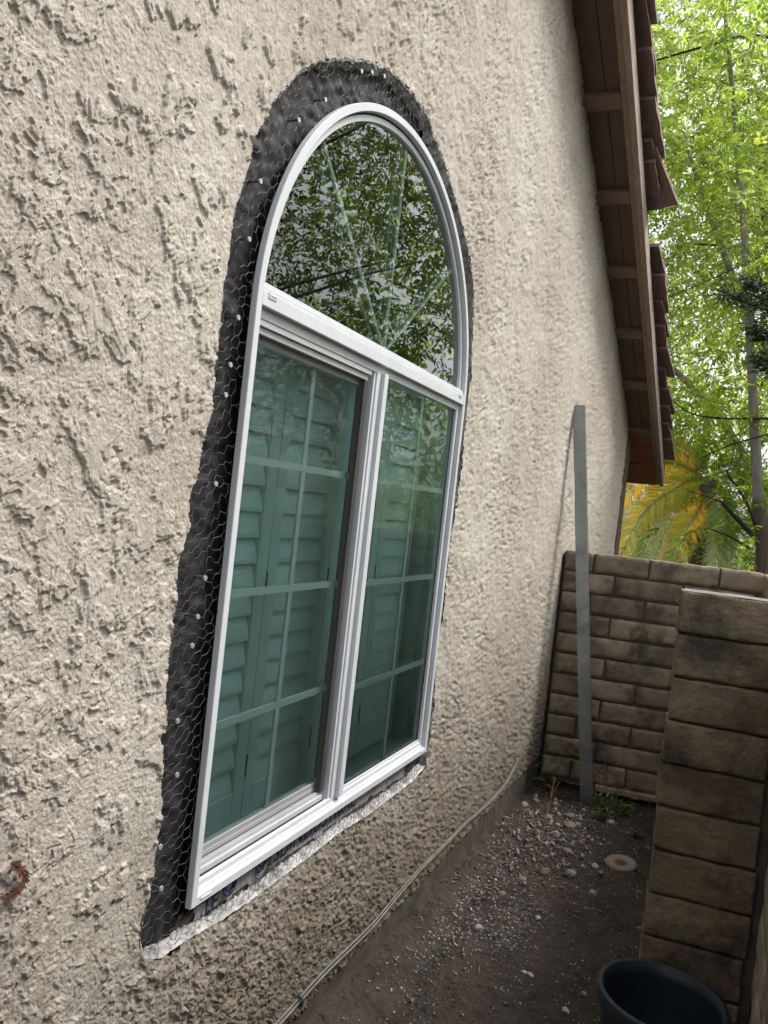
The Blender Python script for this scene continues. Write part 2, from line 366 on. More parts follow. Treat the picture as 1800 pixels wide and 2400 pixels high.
# ------------------------------------------------------------------ house
house = empty('house', (0, 2.5, 0), 'beige stucco house wall with a new arched window set in broken plaster', 'house')
SL = 0.437; ZR0 = 4.916
def roof_z(Y): return ZR0 - SL*Y
OUT = [(315,2075),(305,2030),(312,1985),(325,1940),(335,1880),(345,1800),(352,1740),(350,1660),(350,1600),(362,1560),(360,1480),(370,1420),(378,1340),(385,1270),(390,1195),(408,1140),(415,1060),(430,1020),(440,950),(455,890),(465,820),(468,770),(480,700),(487,620),(497,560),(505,490),(512,450),(528,400),(545,345),(550,300),(575,260),(590,225),(620,190),(650,155),(690,130),(740,125),(800,130),(850,150),(880,185),(905,215),(925,245),(940,290),(955,330),(975,390),(990,440),(1005,500),(1018,570),(1025,620),(1025,680),(1020,780),(1015,850),(1005,930),(1000,990),(985,1100),(970,1200),(960,1300),(945,1400),(940,1500),(930,1600),(922,1655),(895,1687),(870,1706),(800,1760),(740,1797),(660,1860),(600,1905),(540,1950),(470,1996),(400,2036),(350,2071)]
HOLE = [tuple(on_x(x*K, y*K)[1:]) for x, y in OUT]
WY1, WY2, WZB, WZS = 1.196, 2.400, 0.630, 1.761
WYC = (WY1+WY2)/2; WR = (WY2-WY1)/2
def in_window(Y, Z, d=0.0):
    r = (Y > WY1+d) & (Y < WY2-d) & (Z > WZB+d) & (Z <= WZS)
    a = (Z > WZS) & ((Y-WYC)**2+(Z-WZS)**2 < (WR-d)**2)
    return r | a

def stucco_h(Y, Z):
    wy = Y+0.030*fbm(Y*8, Z*8, 1, 3)+0.006*fbm(Y*40, Z*40, 12, 2); wz = Z+0.030*fbm(Y*8+9, Z*8, 2, 3)+0.006*fbm(Y*40, Z*40+5, 13, 2)
    patch = fbm(Y*2.2, Z*2.2, 3, 3)
    rough = sst(0.85, 0.30, Z)                            # heavier dash coat near the ground
    a = fbm(wy*13, wz*10, 4, 5, gain=0.6)
    b = fbm(wy*27, wz*21, 5, 4, gain=0.6)
    c = fbm(wy*62, wz*50, 6, 3, gain=0.6)
    # flattened trowel plateaus with crisp broken rims
    nearf = sst(2.0, 1.0, Y)
    h = (0.0024+0.0014*nearf)*sst(0.05, 0.062, a+0.30*patch+0.05*c) + 0.0020*sst(0.22, 0.232, a+0.15*c)
    h += 0.0022*sst(0.19, 0.205, b+0.45*patch)*(0.2+0.8*sst(-0.15, 0.25, patch))*(0.55+0.45*nearf)
    h += 0.0020*sst(0.26, 0.28, c+0.35*b)*(0.3+0.7*sst(0.15, -0.10, a))*(1-0.45*nearf)
    h += rough*(0.0010*sst(0.05, 0.08, b)+0.0024*sst(0.12, 0.15, c))
    sand = sst(0.12, -0.12, a+0.2*b)
    h += (0.0006+0.0012*sand)*fbm(Y*160, Z*160, 7, 3)
    # gouges and pits torn by the trowel, more of them away from the smooth left part
    far = (0.16+0.84*sst(1.1, 2.2, Y))
    calm = 0.25+0.75*sst(-0.18, 0.22, fbm(Y*4+3, Z*2.5, 16, 4)); far = far*calm
    p = pnoise(wy*125, wz*62, 8); h -= 0.0055*sst(0.36, 0.46, p+0.2*b)*far
    p2 = pnoise(wy*56, wz*24, 14); h -= 0.0050*sst(0.50, 0.58, p2+0.15*c)*far
    p3 = pnoise(wy*150, wz*90, 15); h -= 0.0045*sst(0.36, 0.48, p3)*(0.8*far+0.5*rough)
    dirn = fbm(Y*1.5, Z*1.5, 9, 2)*2.0
    st = pnoise((Y*np.cos(dirn)+Z*np.sin(dirn))*14, (-Y*np.sin(dirn)+Z*np.cos(dirn))*230, 10)
    h += 0.0007*st*sst(-0.1, 0.15, a)
    h += 0.005*fbm(Y*3, Z*3, 11, 2)
    return h-0.004

verts = []; faces = []; back_edges = []
def patch_grid(Yg, Zg, off, cut=True, top=0.045):
    h = stucco_h(Yg, Zg)
    n, k = Yg.shape
    V = np.stack([h, Yg, Zg], -1).reshape(-1, 3)
    ii = np.arange(n*k).reshape(n, k)
    Q = np.stack([ii[:-1, :-1], ii[1:, :-1], ii[1:, 1:], ii[:-1, 1:]], -1).reshape(-1, 4)
    cy = V[Q, 1].mean(1); cz = V[Q, 2].mean(1)
    jy = 0.005*fbm(cy*55, cz*55, 20, 3); jz = 0.005*fbm(cy*55+5, cz*55, 21, 3)
    keep = (cz < roof_z(cy)+top)
    zb = 0.150+0.012*fbm(cy*9, cy*0, 22, 4)
    keep &= cz > zb
    hole = in_poly(cy+jy, cz+jz, HOLE) if cut else np.zeros(len(Q), bool)
    return V, Q[keep & ~hole], ii
NU, NE = 960, 1060
u = np.linspace(1/0.55, 1/6.23, NU); Yl = 1/u
e = np.linspace(-1.15, 0.90, NE)
Ya, Ea = np.meshgrid(Yl, e, indexing='ij')
Za = 1.42+Ea*Ya
# clamp at the base so that only visible height is spent
V1, Q1, _ = patch_grid(Ya, Za, 0)
def boundary(Q):
    E = np.concatenate([Q[:, [0, 1]], Q[:, [1, 2]], Q[:, [2, 3]], Q[:, [3, 0]]])
    key = np.sort(E, 1); k = key[:, 0].astype(np.int64)*4000000+key[:, 1]
    uq, inv, cnt = np.unique(k, return_inverse=True, return_counts=True)
    return E[cnt[inv] == 1]
B = boundary(Q1)
mid = V1[B].mean(1)
HP = np.array(HOLE); seg = np.linalg.norm(np.roll(HP, -1, 0)-HP, axis=1); cum = np.concatenate([[0], np.cumsum(seg)])
NS = 2400; tt = np.linspace(0, cum[-1], NS, endpoint=False); HPc = np.vstack([HP, HP[:1]])
Cy = np.interp(tt, cum, HPc[:, 0]); Cz = np.interp(tt, cum, HPc[:, 1])
ty = np.roll(Cy, -3)-np.roll(Cy, 3); tz = np.roll(Cz, -3)-np.roll(Cz, 3); tl = np.hypot(ty, tz)+1e-9
ker = np.ones(25)/25
iny = np.real(np.fft.ifft(np.fft.fft(tz/tl)*np.fft.fft(np.roll(np.pad(ker, (0, NS-25)), -12)))); inz = np.real(np.fft.ifft(np.fft.fft(-ty/tl)*np.fft.fft(np.roll(np.pad(ker, (0, NS-25)), -12))))
if np.mean((WYC-Cy)*iny+(1.45-Cz)*inz) < 0: iny, inz = -iny, -inz
low = sst(0.80, 0.60, Cz); NL = 13; rows_ = []
topf = sst(2.10, 2.38, Cz); ledge = topf*0.016*(0.6+1.2*fbm(tt*25, tt*0+9, 37, 3))+0.006+0.008*np.clip(fbm(tt*9, tt*0, 39, 4)+0.1, 0, 1)+0.003*fbm(tt*40, tt*0+3, 38, 3)+0.004*low; rows_ = []
for li in range(NL):
    q = li/(NL-1)
    yb, zb_ = Cy-0.004*iny*(1-q), Cz-0.004*inz*(1-q)
    # outline first follows the stucco edge, then steps in over the base coat
    ins = -0.004+ledge*(sst(0.0, 0.35, np.array(q))*0.35+0.65*sst(0.35, 1.0, np.array(q)))+0.004
    y_ = Cy+iny*ins; z_ = Cz+inz*ins
    lump = fbm(y_*75+li*0.9, z_*75-li*0.7, 30, 4)
    x_ = -0.003-0.025*q**(1.25+1.2*topf)+0.009*lump*(q > 0.02)*(0.4+0.6*q)
    rows_.append(np.stack([x_, y_+0.004*fbm(y_*60+li*1.3, z_*60, 40, 3), z_+0.004*fbm(y_*60, z_*60+li*1.3, 41, 3)], -1))
RV = np.concatenate(rows_); ii = np.arange(NL*NS).reshape(NL, NS)
RF = np.stack([ii[:-1], np.roll(ii[:-1], -1, 1), np.roll(ii[1:], -1, 1), ii[1:]], -1).reshape(-1, 4)
# bottom drip edge of the stucco
Eb = B[(mid[:, 2] < 0.22)]
ub, ib = np.unique(Eb, return_inverse=True); ib = ib.reshape(Eb.shape)
PB = V1[ub]; PB2 = PB.copy(); PB2[:, 0] = -0.04
o1 = len(V1); VV = np.concatenate([V1, PB, PB2]); nb = len(PB)
QB = np.stack([ib[:, 1]+o1, ib[:, 0]+o1, ib[:, 0]+o1+nb, ib[:, 1]+o1+nb], -1)
parts_V = [VV]; parts_Q = [Q1, QB]; off = len(VV)
for (ya, yb, na, nz_, fz0, fz1) in [(0.55, 6.23, 110, 60, lambda Y: 1.42+0.898*Y, lambda Y: np.maximum(roof_z(Y)+0.04, 1.42+0.898*Y+0.001)),
                                    (-1.5, 0.5505, 90, 190, lambda Y: 0.14+0*Y, lambda Y: roof_z(Y)+0.04),
                                    (0.549, 1.12, 30, 30, lambda Y: 0.14+0*Y, lambda Y: np.maximum(1.42-1.148*Y, 0.141))]:
    yy = np.linspace(ya, yb, na); tt = np.linspace(0, 1, nz_); YY, TT = np.meshgrid(yy, tt, indexing='ij')
    ZZ = fz0(YY)*(1-TT)+fz1(YY)*TT
    Vp, Qp, _ = patch_grid(YY, ZZ, 0, cut=False)
    parts_V.append(Vp); parts_Q.append(Qp+off); off += len(Vp)
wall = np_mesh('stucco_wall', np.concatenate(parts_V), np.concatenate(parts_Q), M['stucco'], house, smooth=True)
np_mesh('broken_plaster_edge', RV, RF, M['plaster'], wall)

# footing, backing of the wall and dark cavity around the window
fy = np.linspace(-1.5, 6.3, 500); fz = np.linspace(-0.12, 0.160, 24); FY, FZ = np.meshgrid(fy, fz, indexing='ij')
FX = -0.009+0.006*fbm(FY*6, FZ*9, 55, 4)+0.004*fbm(FY*30, FZ*30, 56, 3)
ii = np.arange(FY.size).reshape(FY.shape); Q = np.stack([ii[:-1, :-1], ii[1:, :-1], ii[1:, 1:], ii[:-1, 1:]], -1).reshape(-1, 4)
np_mesh('footing', np.stack([FX, FY, FZ], -1).reshape(-1, 3), Q, M['concrete'], house, smooth=True)
mb = MB()                                   # solid wall core behind stucco, framing the window hole
mb.box(-0.16, -0.045, -1.5, 1.02, 0.16, 5.4); mb.box(-0.16, -0.045, 2.58, 6.21, 0.16, 2.2)
mb.box(-0.16, -0.045, 1.02, 2.58, 0.16, 0.34); mb.box(-0.16, -0.045, 1.02, 2.58, 2.66, 3.7)
mb.box(-0.16, -0.045, 2.58, 6.21, 2.2, 2.21)
mb.obj('wall_core', M['void'], house)
def sheet(name, X, step, mask, mat, wr=0.0, parent=house, seed=60):
    yy = np.arange(0.95, 2.66, step); zz = np.arange(0.30, 2.72, step)
    Y, Z = np.meshgrid(yy, zz, indexing='ij')
    XX = X + wr*(np.abs(fbm(Y*10+Z*5, Z*7, seed, 3))-0.2)*1.0 + wr*0.9*(0.3-np.abs(fbm(Y*22+Z*14, Z*26-Y*6, seed+1, 2)))
    ii = np.arange(Y.size).reshape(Y.shape)
    Q = np.stack([ii[:-1, :-1], ii[1:, :-1], ii[1:, 1:], ii[:-1, 1:]], -1).reshape(-1, 4)
    cy = (Y[:-1, :-1]+step/2).ravel(); cz = (Z[:-1, :-1]+step/2).ravel()
    return np_mesh(name, np.stack([XX, Y, Z], -1).reshape(-1, 3), Q[mask(cy, cz)], mat, parent, smooth=True)
sheet('cavity_backing', -0.092, 0.012, lambda y, z: ~in_window(y, z, 0.004), M['void'])
def paper_mask(y, z):
    jag = 0.006*fbm(y*25, z*25, 70, 3)
    edge = np.where(y < WYC, 0.027-0.012*np.clip(fbm(z*5, z*0, 71, 3), 0, 1)-0.03*sst(1.0, 0.7, z), 0.0)+jag*0.6
    big = in_window(y, z, edge)
    return ~big & ~((z < WZB+0.02) & (y > 1.20) & (y < 2.30)) & ~((z < 0.56))
paper = sheet('building_paper', -0.031, 0.006, paper_mask, M['paper'], 0.013)
# lower strip: grey flashing with print, a wood strip below, black paper at its ends
def strip_mask(y, z):
    return (y > 1.245+0.01*fbm(z*40, z*0, 72, 2)) & (y < 2.30) & (z > 0.575-0.012*fbm(y*10, y*0, 73, 3)) & (z < WZB+0.03)
flash = sheet('sill_flashing', -0.024, 0.006, strip_mask, M['membrane'], 0.006, seed=64)
mb = MB(); mb.box(-0.045, -0.031, 1.15, 2.40, 0.515, 0.585); mb.obj('sill_plate', M['soffit'], house)
mb = MB(); mb.box(-0.07, -0.050, 1.0, 2.45, 0.34, 0.66); mb.obj('cavity_bottom', M['void'], house)
def text(body, y, z, size, x=-0.0165, shear=0.0):
    c = bpy.data.curves.new('print', 'FONT'); c.body = body; c.size = size; c.extrude = 0.0004; c.shear = shear; c.offset = 0.0008
    o = bpy.data.objects.new('printed_lettering', c); COL.objects.link(o); c.materials.append(M['ink'])
    o.matrix_basis = Matrix.Translation((x, y, z)) @ Matrix.Rotation(math.pi/2, 4, 'Z') @ Matrix.Rotation(math.pi/2, 4, 'X')
    bpy.context.view_layer.update()
    me = bpy.data.meshes.new_from_object(o.evaluated_get(bpy.context.evaluated_depsgraph_get())); o2 = link_mesh('printed_lettering', me, flash, [M['ink']]); o2.matrix_basis = o.matrix_basis.copy()
    bpy.data.objects.remove(o); return o2
text('INDUSTRIAL', 1.585, 0.594, 0.062)
text('SD', 1.52, 0.590, 0.055)
text('SP', 1.452, 0.590, 0.045)
text('TE', 1.262, 0.578, 0.050)
for cy_, cz_, r_, w_ in ((1.476, 0.603, 0.030, 0.0012), (1.476, 0.603, 0.024, 0.0012), (1.352, 0.607, 0.02, 0.0025), (1.352, 0.607, 0.012, 0.0018)):
    mb = MB(); mb.tube([(-0.0165, cy_+r_*math.cos(a), cz_+r_*math.sin(a)) for a in np.linspace(0, 2*math.pi, 28)], w_, 4, False); mb.obj('printed_ring', M['ink'], flash)

# nails and chicken wire
for i, (y, z) in enumerate([(1.505,2.297+.06),(1.552,2.381),(1.613,2.405),(1.37,2.225),(1.282,2.14),(1.180,1.978),(1.165,1.867),(1.158,1.723),(1.150,1.636),(1.146,1.581),(1.145,1.421),(1.144,1.251),(1.135,1.182),(1.128,1.131),(1.11,1.0),(1.125,0.9),(1.10,0.78),(1.115,0.70),(1.09,0.58),(1.07,0.47)]):
    mb = MB(); mb.tube([(-0.036, y, z), (-0.006, y+0.001, z)], 0.0022, 8)
    nl = mb.obj('nail', M['nailshank'], paper, smooth=False)
    mb = MB(); mb.tube([(-0.0065, y+.001, z), (-0.004, y+.001, z)], [0.0052, 0.0046], 10)
    mb.obj('nail_head', M['nail'], nl) if False else mb.obj('nail', M['nail'], paper)
def hexwire():
    s = 0.0135; dx = s*1.5; dz = s*math.sqrt(3)
    V = {}; E = set()
    def vid(y, z):
        k = (round(y/s*4), round(z/s*4)); V.setdefault(k, (y, z)); return k
    for i in range(int(1.8/dx)):
        for j in range(int(2.5/dz)+1):
            cy = 0.92+i*dx; cz = 0.30+j*dz+(dz/2 if i % 2 else 0)
            ks = [vid(cy+s*math.cos(a), cz+s*math.sin(a)) for a in np.arange(6)*math.pi/3]
            for a in range(6): E.add(tuple(sorted((ks[a], ks[(a+1) % 6]))))
    keys = list(V); arr = np.array([V[k] for k in keys]); ind = {k: i for i, k in enumerate(keys)}
    wy = arr[:, 0]+0.016*fbm(arr[:, 0]*16, arr[:, 1]*16, 80, 3)+0.016*fbm(arr[:, 0]*4, arr[:, 1]*4, 84, 2); wz = arr[:, 1]+0.016*fbm(arr[:, 0]*16+7, arr[:, 1]*16, 81, 3)+0.016*fbm(arr[:, 0]*4, arr[:, 1]*4, 85, 2)
    wx = -0.009+0.010*fbm(wy*10, wz*10, 82, 3)
    inside = in_poly(wy, wz, HOLE); win = in_window(wy, wz, 0.0)
    E = np.array([(ind[a], ind[b]) for a, b in E])
    okv = inside & ~win
    k = (okv[E[:, 0]] | okv[E[:, 1]]) & ~(win[E[:, 0]] & win[E[:, 1]])
    sp = np.random.default_rng(5).random(len(E)) > 0.04
    # wire runs mainly at the left side, bottom and over the top; sparse at the right
    E = E[k & sp]
    P = np.stack([wx, wy, wz], -1)
    A = P[E[:, 0]].copy(); Bq = P[E[:, 1]].copy()
    wa = win[E[:, 0]]; wb = win[E[:, 1]]          # clip ends that would run into the frame
    A[wa] = Bq[wa]+(A[wa]-Bq[wa])*0.35; Bq[wb] = A[wb]+(Bq[wb]-A[wb])*0.35
    t = Bq-A; L_ = np.linalg.norm(t, axis=1); g_ = L_ > 1e-5; A = A[g_]; Bq = Bq[g_]; t = t[g_]/L_[g_][:, None]
    n1 = np.cross(t, [1.0, 0.01, 0.02]); n1 /= np.linalg.norm(n1, axis=1)[:, None]; n2 = np.cross(t, n1)
    r = 0.00055; vs_ = []
    for c in range(4):
        a = c*math.pi/2; vs_.append(A+(n1*math.cos(a)+n2*math.sin(a))*r)
    for c in range(4):
        a = c*math.pi/2; vs_.append(Bq+(n1*math.cos(a)+n2*math.sin(a))*r)
    VV = np.stack(vs_, 1).reshape(-1, 3); n = len(A); b0 = np.arange(n)*8
    FF = np.concatenate([np.stack([b0+c, b0+(c+1) % 4, b0+4+(c+1) % 4, b0+4+c], -1) for c in range(4)])
    return VV, FF
VV, FF = hexwire()
o = np_mesh('chicken_wire', VV, FF, M['wire'], house); o['kind'] = 'stuff'

# ------------------------------------------------------------------ the window (part of the house)
window_mb = MB()
def frame_path(d, arc=72):
    P = [(WY1+d, WZB+d), (WY2-d, WZB+d)]
    for i in range(arc+1):
        a = math.pi*i/arc; P.append((WYC+(WR-d)*math.cos(a), WZS+(WR-d)*math.sin(a)))
    return P
def sweep(mb, prof):
    rings = [[(x, y, z) for y, z in frame_path(d)] for d, x in prof]
    n = len(rings[0]); V = [p for r in rings for p in r]; F = []
    for i in range(len(prof)-1):
        for j in range(n): F.append((i*n+j, i*n+(j+1) % n, (i+1)*n+(j+1) % n, (i+1)*n+j))
    mb.add(V, F)
sweep(window_mb, [(0.0145, -0.0095), (0.0, -0.0085), (0.0, 0.0035), (0.0012, 0.0050), (0.0165, 0.0050), (0.018, 0.0035), (0.0185, -0.010), (0.022, -0.0105), (0.024, -0.008), (0.0355, -0.0085), (0.0365, -0.0095), (0.037, -0.018)])
sweep(window_mb, [(0.036, -0.018), (0.036, -0.06)])
window = window_mb.obj('window', M['vinyl'], house)
window['label'] = 'new white arched vinyl window with sliding lower half'
mbk = MB(); sweep(mbk, [(0.030, -0.088), (0.0295, -0.088), (0.0295, -0.0097), (0.014, -0.0097)]); mbk.obj('frame_fin', M['void'], window)  # back of the white frame, coloured black for the shade in the gap
def wp(name, mat, boxes, bevel=0.0012):
    mb = MB()
    for b in boxes: mb.box(*b)
    return mb.obj(name, mat, window, bevel=bevel)
IY1, IY2 = WY1+0.0185, WY2-0.0185
# transom bar: stepped bar with sloped head recess below
wp('transom_bar', M['vinyl'], [(-0.0092, 0.0048, IY1, IY2, 1.762, 1.789), (-0.0092, 0.0018, IY1, IY2, 1.789, 1.799), (-0.0092, -0.002, IY1, IY2, 1.799, 1.8075), (-0.06, -0.0093, WY1+0.031, WY2-0.031, 1.7625, 1.807)])
wp('sliding_head', M['vinyl'], [(-0.06, -0.0095, WY1+0.031, WY2-0.031, 1.742, 1.762), (-0.06, -0.012, WY1+0.031, 1.735, 1.730, 1.742)])
wp('meeting_mullion', M['vinyl'], [(-0.05, 0.0030, 1.780, 1.803, 0.664, 1.745), (-0.05, -0.0075, 1.757, 1.780, 0.664, 1.745), (-0.05, -0.0115, 1.747, 1.757, 0.664, 1.742)])
wp('sill_track', M['vinyl'], [(-0.0092, -0.0082, WY1+0.024, IY2-0.006, 0.6485, 0.6660), (-0.06, -0.0093, WY1+0.031, WY2-0.031, 0.6605, 0.6655), (-0.009, -0.004, IY1+0.002, IY2-0.002, 0.6475, 0.6540), (-0.06, -0.0125, 1.80, IY2-0.006, 0.6655, 0.6740)])
# left sliding sash and its screen frame
LY1, LY2 = 1.2275, 1.735
wp('screen_rail', M['sash'], [(-0.030, -0.0185, LY1, LY2-0.004, 0.669, 0.6810), (-0.034, -0.024, LY1, LY2-0.004, 0.6810, 0.690)])
wp('screen_stile', M['screenframe'], [(-0.034, -0.0190, 1.7145, LY2-0.002, 0.690, 1.716)])
wp('screen_rail', M['sash'], [(-0.030, -0.0185, LY1, LY2-0.004, 1.716, 1.729)])
wp('sash_rail', M['sash'], [(-0.058, -0.0365, LY1, 1.747, 0.690, 0.7120), (-0.058, -0.0352, LY1, LY2-0.021, 0.690, 0.700)])
wp('sash_rail', M['sash'], [(-0.058, -0.0365, LY1, 1.747, 1.702, 1.722)])
wp('sash_stile', M['screenframe'], [(-0.058, -0.0365, 1.748, 1.766, 0.690, 1.722)])
wp('sash_stile', M['sash'], [(-0.058, -0.0365, LY1, LY1+0.012, 0.712, 1.702)])
wp('gasket', M['gasket'], [(-0.0178, -0.0165, 1.803, 2.3585, 0.674, 0.6785), (-0.0178, -0.0165, 2.3555, 2.3610, 0.674, 1.742)], 0)
wp('gasket', M['gasket'], [(-0.020, -0.016, LY1, LY2, 0.6655, 0.669)], 0)
def pane(name, poly, X, mat):
    me = bpy.data.meshes.new(name); me.from_pydata([(X, y, z) for y, z in poly], [], [tuple(range(len(poly)))]); me.update()
    return link_mesh(name, me, window, [mat])
for xg in (-0.040, -0.052): pane('glass_pane', [(1.234, 0.70), (1.752, 0.70), (1.752, 1.712), (1.234, 1.712)], xg, M['glassleft'])
for xg in (-0.0185, -0.0305): pane('glass_pane', [(1.80, 0.668), (2.37, 0.668), (2.37, 1.748), (1.80, 1.748)], xg, M['glass'])
arcp = [(WYC+(WR-0.030)*math.cos(a), WZS+(WR-0.030)*math.sin(a)) for a in np.linspace(0.085, math.pi-0.085, 60)]
arcp = [(WYC+(WR-0.030)*math.cos(0.05), 1.795)]+arcp+[(WYC+(WR-0.030)*math.cos(math.pi-0.05), 1.795)]
for xg, mg in ((-0.0175, 'glassarch'), (-0.0295, 'glassarchin')): pane('arch_glass_pane', arcp, xg, M[mg])
pane('insect_screen', [(LY1, 0.684), (1.716, 0.684), (1.716, 1.72), (LY1, 1.72)], -0.0245, M['screen'])
def bar(p, q, X, w=0.0155, t=0.005, mat='grille'):
    p = np.array(p); q = np.array(q); d = (q-p)/np.linalg.norm(q-p); n = np.array([-d[1], d[0]])*w/2
    pts = [p-n, p+n, q+n, q-n]; mb = MB()
    mb.hexa([(X-t, *pts[0]), (X-t, *pts[1]), (X-t, *pts[2]), (X-t, *pts[3]), (X, *pts[0]), (X, *pts[1]), (X, *pts[2]), (X, *pts[3])])
    return mb.obj('grille_bar', M[mat], window)
ly = 1.5135
bar((ly, 0.70), (ly, 1.712), -0.0450)
for z in (1.477, 1.207, 0.943): bar((1.234, z), (1.75, z), -0.0445, t=0.006)
ry = 2.109
bar((ry, 0.672), (ry, 1.745), -0.0225)
for z in (1.477, 1.204, 0.928): bar((1.80, z), (2.365, z), -0.0220, t=0.006)
hub = (1.8115, 1.805)
for ang in (41, 90, 138):
    a = math.radians(ang); bar(hub, (hub[0]+0.54*math.cos(a), hub[1]+0.525*math.sin(a)), -0.0215-0.0004*(ang == 90), 0.0105, mat='archgrille')
for y, z in [(1.245, 1.786), (2.345, 1.786)]:
    mb = MB(); mb.box(0.0048, 0.0062, y-0.014, y+0.014, z-0.007, z-0.0035); mb.box(0.0048, 0.0062, y-0.014, y-0.0115, z-0.0035, z+0.004); mb.box(0.0048, 0.0058, y-0.007, y+0.014, z-0.001, z+0.001)
    mb.obj('weep_cover', M['sash'], window)
for y in (1.24, 2.365):
    mb = MB(); mb.box(0.0050, 0.0066, y-0.016, y+0.016, 0.6385, 0.6415); mb.obj('weep_cover', M['vinyl'], window)
mb = MB()
for y0, y1, x0 in ((1.2270, 1.2320, -0.15), (2.3815, 2.40, -0.15)): mb.box(x0, -0.060, y0, y1, 0.6645, 1.76)
mb.box(-0.155, -0.061, 1.2325, 2.3815, 0.661, 0.6643); mb.box(-0.19, -0.061, 1.2325, 2.36, 1.7605, 1.785)
mb.box(-0.30, -0.155, 2.40, 2.43, 0.60, 1.80); mb.box(-0.15, -0.034, 2.3620, 2.3698, 0.665, 1.742); mb.box(-0.085, -0.06, 2.350, 2.3619, 0.666, 1.741)
mb.obj('interior_jamb', M['jamb'], window)
mb = MB()   # room behind
mb.box(-3.2, -3.1, -1.0, 5.0, -0.1, 3.4); mb.box(-3.1, -0.16, -1.0, -0.9, -0.1, 3.4); mb.box(-3.1, -0.16, 4.9, 5.0, -0.1, 3.4)
mb.box(-3.1, -0.16, -0.9, 4.9, -0.1, 0.0); mb.box(-3.1, -0.16, -0.9, 4.9, 3.3, 3.4)
mb.obj('room', M['room'], house)

# ------------------------------------------------------------------ plantation shutters inside
SX = -0.125
bounds = [1.218, 1.513, 1.806, 2.098, 2.384]
words = ['leftmost white louvered shutter panel behind the screened pane', 'white louvered shutter panel in the middle of the screened pane',
         'white louvered shutter panel half hidden behind the mullion', 'rightmost white louvered shutter panel behind the clear pane']
Z0, Z1 = 0.668, 1.755
lv = MB(); n = 9; W2 = 0.034; tk = 0.0046
prof = []
for i in range(n):
    t = -1+2*i/(n-1); prof.append((t*W2, tk*math.sqrt(max(0, 1-t*t))+0.0006))
ringp = prof+[(a, -b) for a, b in reversed(prof)]
for a in range(2): pass
def louver_mesh(L_):
    mb = MB(); m_ = len(ringp); th = math.radians(73)
    V = []
    for y in (-L_/2, L_/2):
        for a, b in ringp:       # a along blade (vertical-ish), bottom edge forward
            V.append((-a*math.cos(th)+b*math.sin(th), y, a*math.sin(th)+b*math.cos(th)))
    F = [(i, (i+1) % m_, m_+(i+1) % m_, m_+i) for i in range(m_)]
    F += [tuple(range(m_-1, -1, -1)), tuple(range(m_, 2*m_))]
    mb.add(V, F); return mb.mesh('louver', False)
for i in range(4):
    y0, y1 = bounds[i]+0.0015, bounds[i+1]-0.0015; sw = 0.040
    t = empty('plantation_shutter', (SX, (y0+y1)/2, Z0), words[i], 'shutter', 'plantation shutters behind the window')
    for a, b in ((y0, y0+sw), (y1-sw, y1)):
        mb = MB(); mb.box(SX-0.014, SX+0.014, a, b, Z0, Z1); mb.obj('stile', M['shutter'], t, bevel=0.002)
    for a, b in ((Z0+0.001, Z0+0.07), (Z1-0.092, Z1-0.001)):
        mb = MB(); mb.box(SX-0.0138, SX+0.0138, y0+sw, y1-sw, a, b); mb.obj('rail', M['shutter'], t, bevel=0.002)
    me = louver_mesh(y1-y0-2*sw-0.004); me.materials.append(M['shutter'])
    k = 0; z = Z0+0.07+0.030
    while z < Z1-0.07-0.012:
        o = link_mesh('louver', me, t); o.location = Vector((SX, (y0+y1)/2, z)) ; o.matrix_parent_inverse = Matrix.Translation(-Vector(t['_loc']))
        z += 0.0577
    for hz in (1.21, 0.79):
        mb = MB(); mb.box(SX+0.0142, SX+0.016, y1-0.002, y1+0.003, hz-0.026, hz+0.026); mb.obj('hinge', M['hinge'], t)

# ------------------------------------------------------------------ eave along the rake
TH = math.atan(SL); Sdir = np.array([0, math.cos(TH), -math.sin(TH)]); Ndir = np.array([0, math.sin(TH), math.cos(TH)])
def rp(X, Y, h): return np.array([X, Y, roof_z(Y)])+Ndir*h
def rbox(mb, x0, x1, ya, yb, h0, h1):
    mb.hexa([rp(x0, ya, h0), rp(x1, ya, h0), rp(x1, yb, h0), rp(x0, yb, h0), rp(x0, ya, h1), rp(x1, ya, h1), rp(x1, yb, h1), rp(x0, yb, h1)])
look = [3.595-0.54*2, 3.595-0.54, 3.595, 4.115, 4.632, 5.158, 5.694, 6.28]
look = [3.595-0.54*k for k in range(8, 0, -1)] + look[2:]
prev = -1.5
for yl in look:
    for xa, xb in ((-0.045, 0.0915), (0.0945, 0.166)):
        mb = MB(); rbox(mb, xa, xb, prev+0.001, yl-0.001, 0.030+0.002*random.random(), 0.05); mb.obj('soffit_board', M['soffit'], house, bevel=0.002)
    mb = MB(); rbox(mb, -0.03, 0.1655, yl-0.036, yl+0.036, -0.004*random.random(), 0.029); mb.obj('lookout_block', M['lookout'], house, bevel=0.003)
    prev = yl
for ya, yb in ((-1.5, 1.6), (1.602, 3.505), (3.507, 4.06), (4.062, 5.5), (5.502, 7.05)):
    mb = MB(); rbox(mb, 0.166, 0.1935, ya, yb, -0.002+0.003*random.random(), 0.07); mb.obj('rake_trim', M['trim'], house, bevel=0.003)
for ya, yb in ((-1.5, 2.7), (2.702, 5.2), (5.202, 7.06)):
    mb = MB(); rbox(mb, 0.194, 0.224, ya, yb, -0.012+0.004*random.random(), 0.098); mb.obj('barge_board', M['barge'], house, bevel=0.003)
ys = 6.318
for i in range(5):
    mb = MB(); rbox(mb, -0.5, 0.1655, ys, ys+0.083, 0.002+0.004*(i % 2), 0.03); mb.obj('eave_board', M['redlit'], house, bevel=0.002); ys += 0.0845
